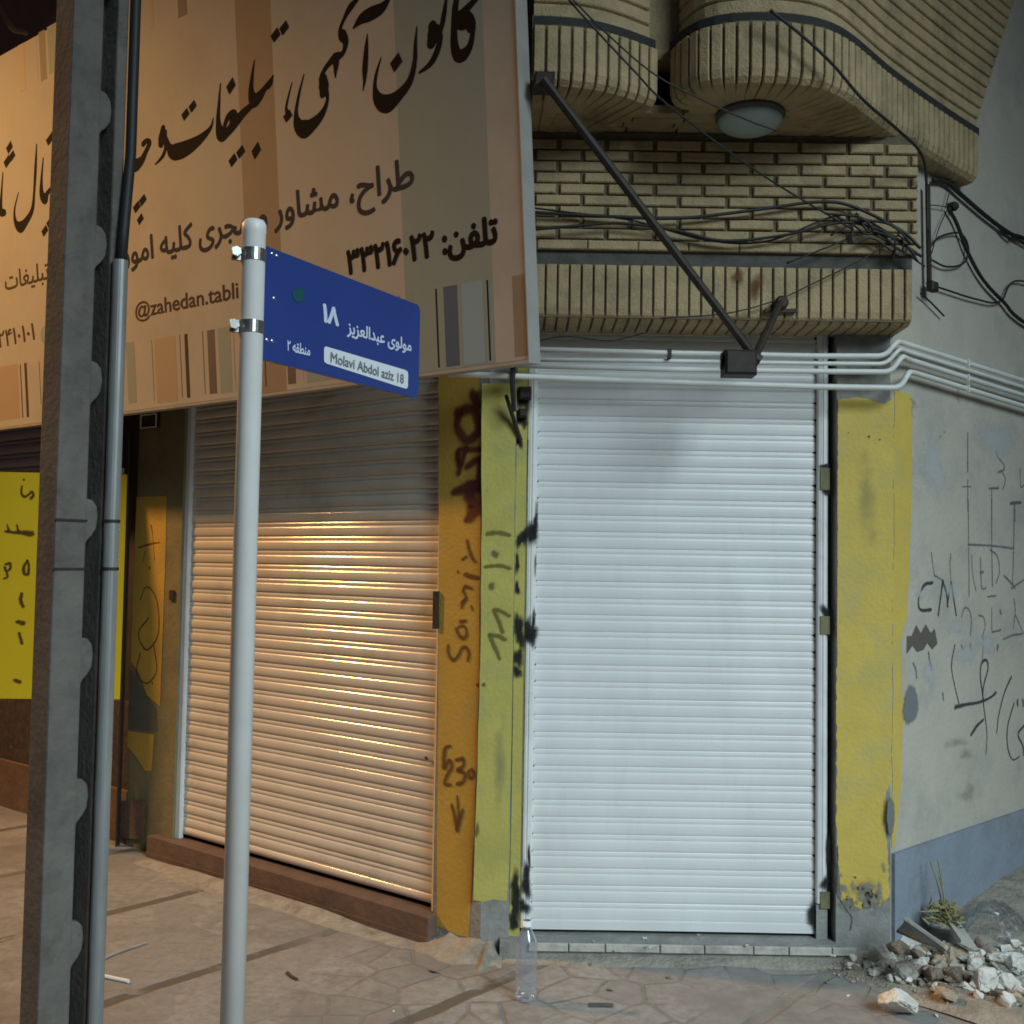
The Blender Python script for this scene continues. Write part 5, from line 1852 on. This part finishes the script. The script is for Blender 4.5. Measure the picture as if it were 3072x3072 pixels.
rock(2702, 3058, 122, 84, 'rock_white', 'large white lump of plaster lying alone in front of the rubble', 5, 'rubble heap by the yellow pillar', 'plaster_lump')
s8 = 800 / 1932
z9 = lambda x, y: (2272 + x * s8, 2272 + y * s8)
BIG = [(1675, 1715, 175, 165, 'rock_white', 'big pale boulder at the front right of the rubble heap'),
       (1850, 1715, 170, 120, 'rock_white', 'pale boulder beside the big one, at the right picture edge'),
       (1430, 1500, 210, 110, 'rock_tan', 'broad tan stone in the middle of the rubble heap'),
       (1165, 1400, 240, 100, 'rock_white', 'long pale slab stone under the fallen board'),
       (1790, 1530, 180, 110, 'rock_white', 'white stone behind the big boulder'),
       (1905, 1560, 150, 120, 'rock_white', 'white stone at the far right edge of the heap'),
       (1090, 1640, 180, 130, 'rock_grey', 'grey brown clod at the front of the heap'),
       (1300, 1650, 120, 120, 'rock_brown', 'brown clod in front of the tan stone'),
       (1440, 1650, 140, 120, 'rock_brown', 'dark brown clod right of the other brown clod'),
       (1590, 1560, 120, 90, 'rock_white', 'pale stone between tan stone and white stone'),
       (1030, 1440, 150, 90, 'rock_brown', 'brown clod left of the slab stone'),
       (915, 1350, 100, 100, 'rock_white', 'upright pale stone against the pillar foot'),
       (960, 1490, 110, 70, 'rock_white', 'small pale stone in front of the brown clod'),
       (1190, 1560, 90, 100, 'rock_white', 'pointed pale stone in front of the slab'),
       (980, 1640, 66, 66, 'rock_white', 'small round white pebble at the heap front'),
       (1325, 1520, 70, 80, 'rock_tan', 'small reddish tan stone left of the broad tan one'),
       (1380, 1790, 150, 90, 'rock_tan', 'tan stone at the very front of the heap'),
       (800, 1480, 130, 70, 'rock_grey', 'flat grey stone at the left end of the heap'),
       (565, 1330, 60, 80, 'rock_grey', 'small grey stone in the corner by the shutter rail')]
for k, (x, y, a_, c_, m, lab) in enumerate(BIG):
    u, v = z9(x, y)
    rock(u, v, a_ * s8 * 1.15, c_ * s8 * 1.12, m, lab, 20 + k)
random.seed(21)
proto = []
for k in range(10):
    me = rock_mesh(0.022, 0.02, 0.016, 100 + k, 11)
    me.materials.append(M[('rock_grey', 'rock_brown', 'rock_white', 'rock_tan', 'rock_white')[k % 5]])
    proto.append(me)
cnt = 0
while cnt < 270:
    x, y = 480 + 1452 * random.random() ** 1.15, random.uniform(1290, 1820)
    t = (x - 480) / 1452
    lo, hi = 1290 + 120 * t, 1440 + 400 * t ** 0.6
    if x > 1500: lo = 1380
    if not (lo < y < hi): continue
    u, v = z9(x, y)
    p = GROUND.at(u, v)
    for _ in range(3):
        h = mound_h(p)
        p = Plane((0, 0, h), Z).at(u, v)
    if (p - GC).dot(NR) < 0.03 and p.x > GC.x: continue
    if p.x < GC.x and p.y > 4.1: continue
    o = bpy.data.objects.new('rubble_stone', random.choice(proto))
    COL.objects.link(o)
    s_ = random.choice((0.35, 0.45, 0.6, 0.8, 1.0, 1.3, 1.6))
    o.scale = (s_, s_ * random.uniform(.8, 1.1), s_ * random.uniform(.8, 1.2))
    o.location = (p.x, p.y, h + 0.008 * s_ + random.uniform(0, 0.006))
    o.rotation_euler = (random.uniform(-.4, .4), random.uniform(-.4, .4), random.uniform(0, 6.28))
    tag(o, 'small broken chunk among the rubble heap', 'stone', 'small chunks of the rubble heap')
    cnt += 1
# stray crumbs on the paving and the step
for u, v, s_, m in ((1935, 2818, .5, 2), (1952, 2843, .6, 2), (1935, 2845, .5, 0), (1780, 2825, .3, 2), (1855, 2790, .35, 1), (2095, 2806, .4, 2), (2240, 2838, .5, 2), (1840, 2856, .35, 1), (1770, 2897, .5, 1), (1828, 2973, .6, 1), (2005, 2936, .6, 1), (2560, 2820, .6, 3), (2480, 2950, .5, 1), (1180, 3035, .35, 2), (1300, 2918, .9, 1), (2545, 2990, .4, 2), (2840, 3035, .7, 1), (2810, 3050, .5, 2), (2500, 2870, .5, 2), (2575, 2930, .5, 1), (2590, 2925, .6, 3)):
    p = GROUND.at(u, v)
    o = bpy.data.objects.new('crumb', proto[m])
    COL.objects.link(o)
    z_ = 0.066 if (p.y > SY + 0.0 and p.x < xb) else 0.0
    if z_: p = Plane((0, 0, z_), Z).at(u, v)
    o.location = (p.x, p.y, z_ + 0.006 * s_)
    o.scale = (s_, s_, s_ * .8)
    o.rotation_euler = (0.2, 0.1, u)
    tag(o, 'tiny stray crumb of rubble lying on the paving or step', 'crumb', 'stray crumbs on the paving')

# fines and grit between the stones: nobody could count these
random.seed(77)
gr = MB()
for _ in range(1500):
    x, y = 420 + 1512 * random.random(), random.uniform(1290, 1850)
    t = (x - 420) / 1512
    if not (1285 + 120 * t < y < 1470 + 400 * t ** 0.6 + random.gauss(0, 25)): continue
    p = GROUND.at(*z9(x, y))
    for _k in range(2):
        h = mound_h(p)
        p = Plane((0, 0, h), Z).at(*z9(x, y))
    if (p.x < GC.x and p.y > 4.1) or (p.x > GC.x and (p - GC).dot(NR) < 0.03): continue
    r_ = random.uniform(0.002, 0.007)
    a = random.uniform(0, 6.28)
    c_ = V((p.x, p.y, h + r_ * 0.5 + 0.004))
    pts = [c_ + V((math.cos(a + k * 2.09) * r_, math.sin(a + k * 2.09) * r_, -r_ * .5)) for k in range(3)] + [c_ + V((random.uniform(-.3, .3) * r_, 0, r_ * .8))]
    gr.add(pts, [(0, 2, 1), (0, 1, 3), (1, 2, 3), (2, 0, 3)])
tag(gr.build('grit', M['rock_tan']), 'fine grit scattered through the rubble heap', 'grit', kind='stuff')

# fallen boards
def board(label, a, c, width, thick, m, name='broken_board'):
    a, c = V(a), V(c)
    d = c - a
    s_ = d.cross(V((0.35, -0.2, 1))).normalized()
    n = s_.cross(d).normalized()
    b = MB()
    b.obox(a - s_ * width / 2, d, s_ * width, n * thick)
    return tag(b.build(name, M[m]), label, 'board')


T1, T2 = RIGHT.off(0.10).at(2716, 2762), RIGHT.off(0.30).at(2838, 2848)
B1, B2 = RIGHT.off(0.15).at(2690, 2790), RIGHT.off(0.30).at(2762, 2822)
nn = (T2 - T1).cross(B1 - T1).normalized() * 0.008
b = MB()
b.add([T1, T2, B2, B1, T1 + nn, T2 + nn, B2 + nn, B1 + nn], [(0, 1, 2, 3), (7, 6, 5, 4), (0, 4, 5, 1), (1, 5, 6, 2), (2, 6, 7, 3), (3, 7, 4, 0)])
bd = b.build('broken_board', M['dark_wood_slot_shade'])
tag(bd, 'dark broken board with a pale edge leaning in the rubble against the blue band', 'board')
b = MB()
b.tube([T1 + V((0, 0, .004)), T2 + V((0, 0, .004))], 0.010, 6)
b.build('pale_edge', M['stone_pale'], bd)
board('narrow pale plank standing in the rubble beside the dry weed', RIGHT.off(0.10).at(2852, 2765), RIGHT.off(0.28).at(2905, 2842), 0.06, 0.012, 'stone_pale')

wd_ = thing('dry_weed', 'dry straw coloured weed growing from the rubble by the blue band', 'plant')
root = RIGHT.off(0.11).at(2832, 2770)
b = MB()
for tip, dd in (((2790, 2582), .06), ((2812, 2576), .07), ((2818, 2630), .1), ((2775, 2755), .12)):
    e_ = RIGHT.off(dd).at(*tip)
    mid = (root + e_) / 2 + V((0.008, 0, 0.01))
    b.tube(smooth_path([tuple(root), tuple(mid), tuple(e_)], 6), 0.0028, 5)
b.build('stem', M['straw'], wd_)
b = MB()
random.seed(31)
for k in range(170):
    a = root + V((random.gauss(0, .025), random.gauss(0, .02), random.uniform(0, .07)))
    d = V((random.gauss(0, 1), random.gauss(0, 1), random.uniform(-.3, 1))).normalized()
    s_ = d.orthogonal().normalized() * random.uniform(.003, .006)
    ln = random.uniform(.02, .06)
    b.add([a - s_, a + s_, a + d * ln * .6 + s_ * .8, a + d * ln, a + d * ln * .6 - s_ * .8], [(0, 1, 2, 3, 4)])
b.build('leaves', M['straw'], wd_)

# crumpled clear film
random.seed(41)
b = MB()
N = 18
c0 = RIGHT.off(0.20).at(2985, 2770)
for j in range(N + 1):
    for i in range(N + 1):
        x, y = i / N - .5, j / N - .5
        h = 0.10 * max(0, 1 - (x * x + y * y) * 3.4) + random.uniform(-.017, .017)
        b.v.append(c0 + R * x * 0.26 + NR * y * 0.22 + Z * (h - 0.02))
for j in range(N):
    for i in range(N):
        a = j * (N + 1) + i
        b.f += [(a, a + 1, a + N + 2), (a, a + N + 2, a + N + 1)]
tag(b.build('plastic_bag', M['film'], smooth=True), 'crumpled clear plastic bag glinting behind the rubble at the right edge', 'bag')

# litter on the left paving
b = MB()
a, c = Plane((0, 0, 0.008), Z).at(302, 2926), Plane((0, 0, 0.008), Z).at(386, 2944)
b.tube([a, c], 0.007, 8)
tag(b.build('white_stick', M['signwhite']), 'short white stick lying on the paving beside the utility pole', 'stick')
b = MB()
G1 = Plane((0, 0, 0.005), Z)
b.tube(smooth_path([tuple(G1.at(*p)) for p in ((262, 2905), (300, 2882), (350, 2858), (440, 2828))], 6), 0.0045, 6)
tag(b.build('straw_strip', M['rock_tan']), 'long pale bent strip lying on the paving behind the white stick', 'strip')
b = MB()
b.tube(smooth_path([tuple(G1.at(*p)) for p in ((862, 2918), (875, 2930), (892, 2938))], 4), 0.006, 6)
tag(b.build('twig', M['dark_wood_slot_shade']), 'small dark twig on the grey paving right of the sign post', 'twig')
b = MB()
b.obox(GROUND.at(1766, 3022) + Z * 0.002, V((0.082, 0.0, 0)), V((0.004, 0.03, 0)), Z * 0.002)
tag(b.build('dark_scrap', M['mortar_grey']), 'small dark flat scrap lying on the paving in front of the white shutter', 'scrap')
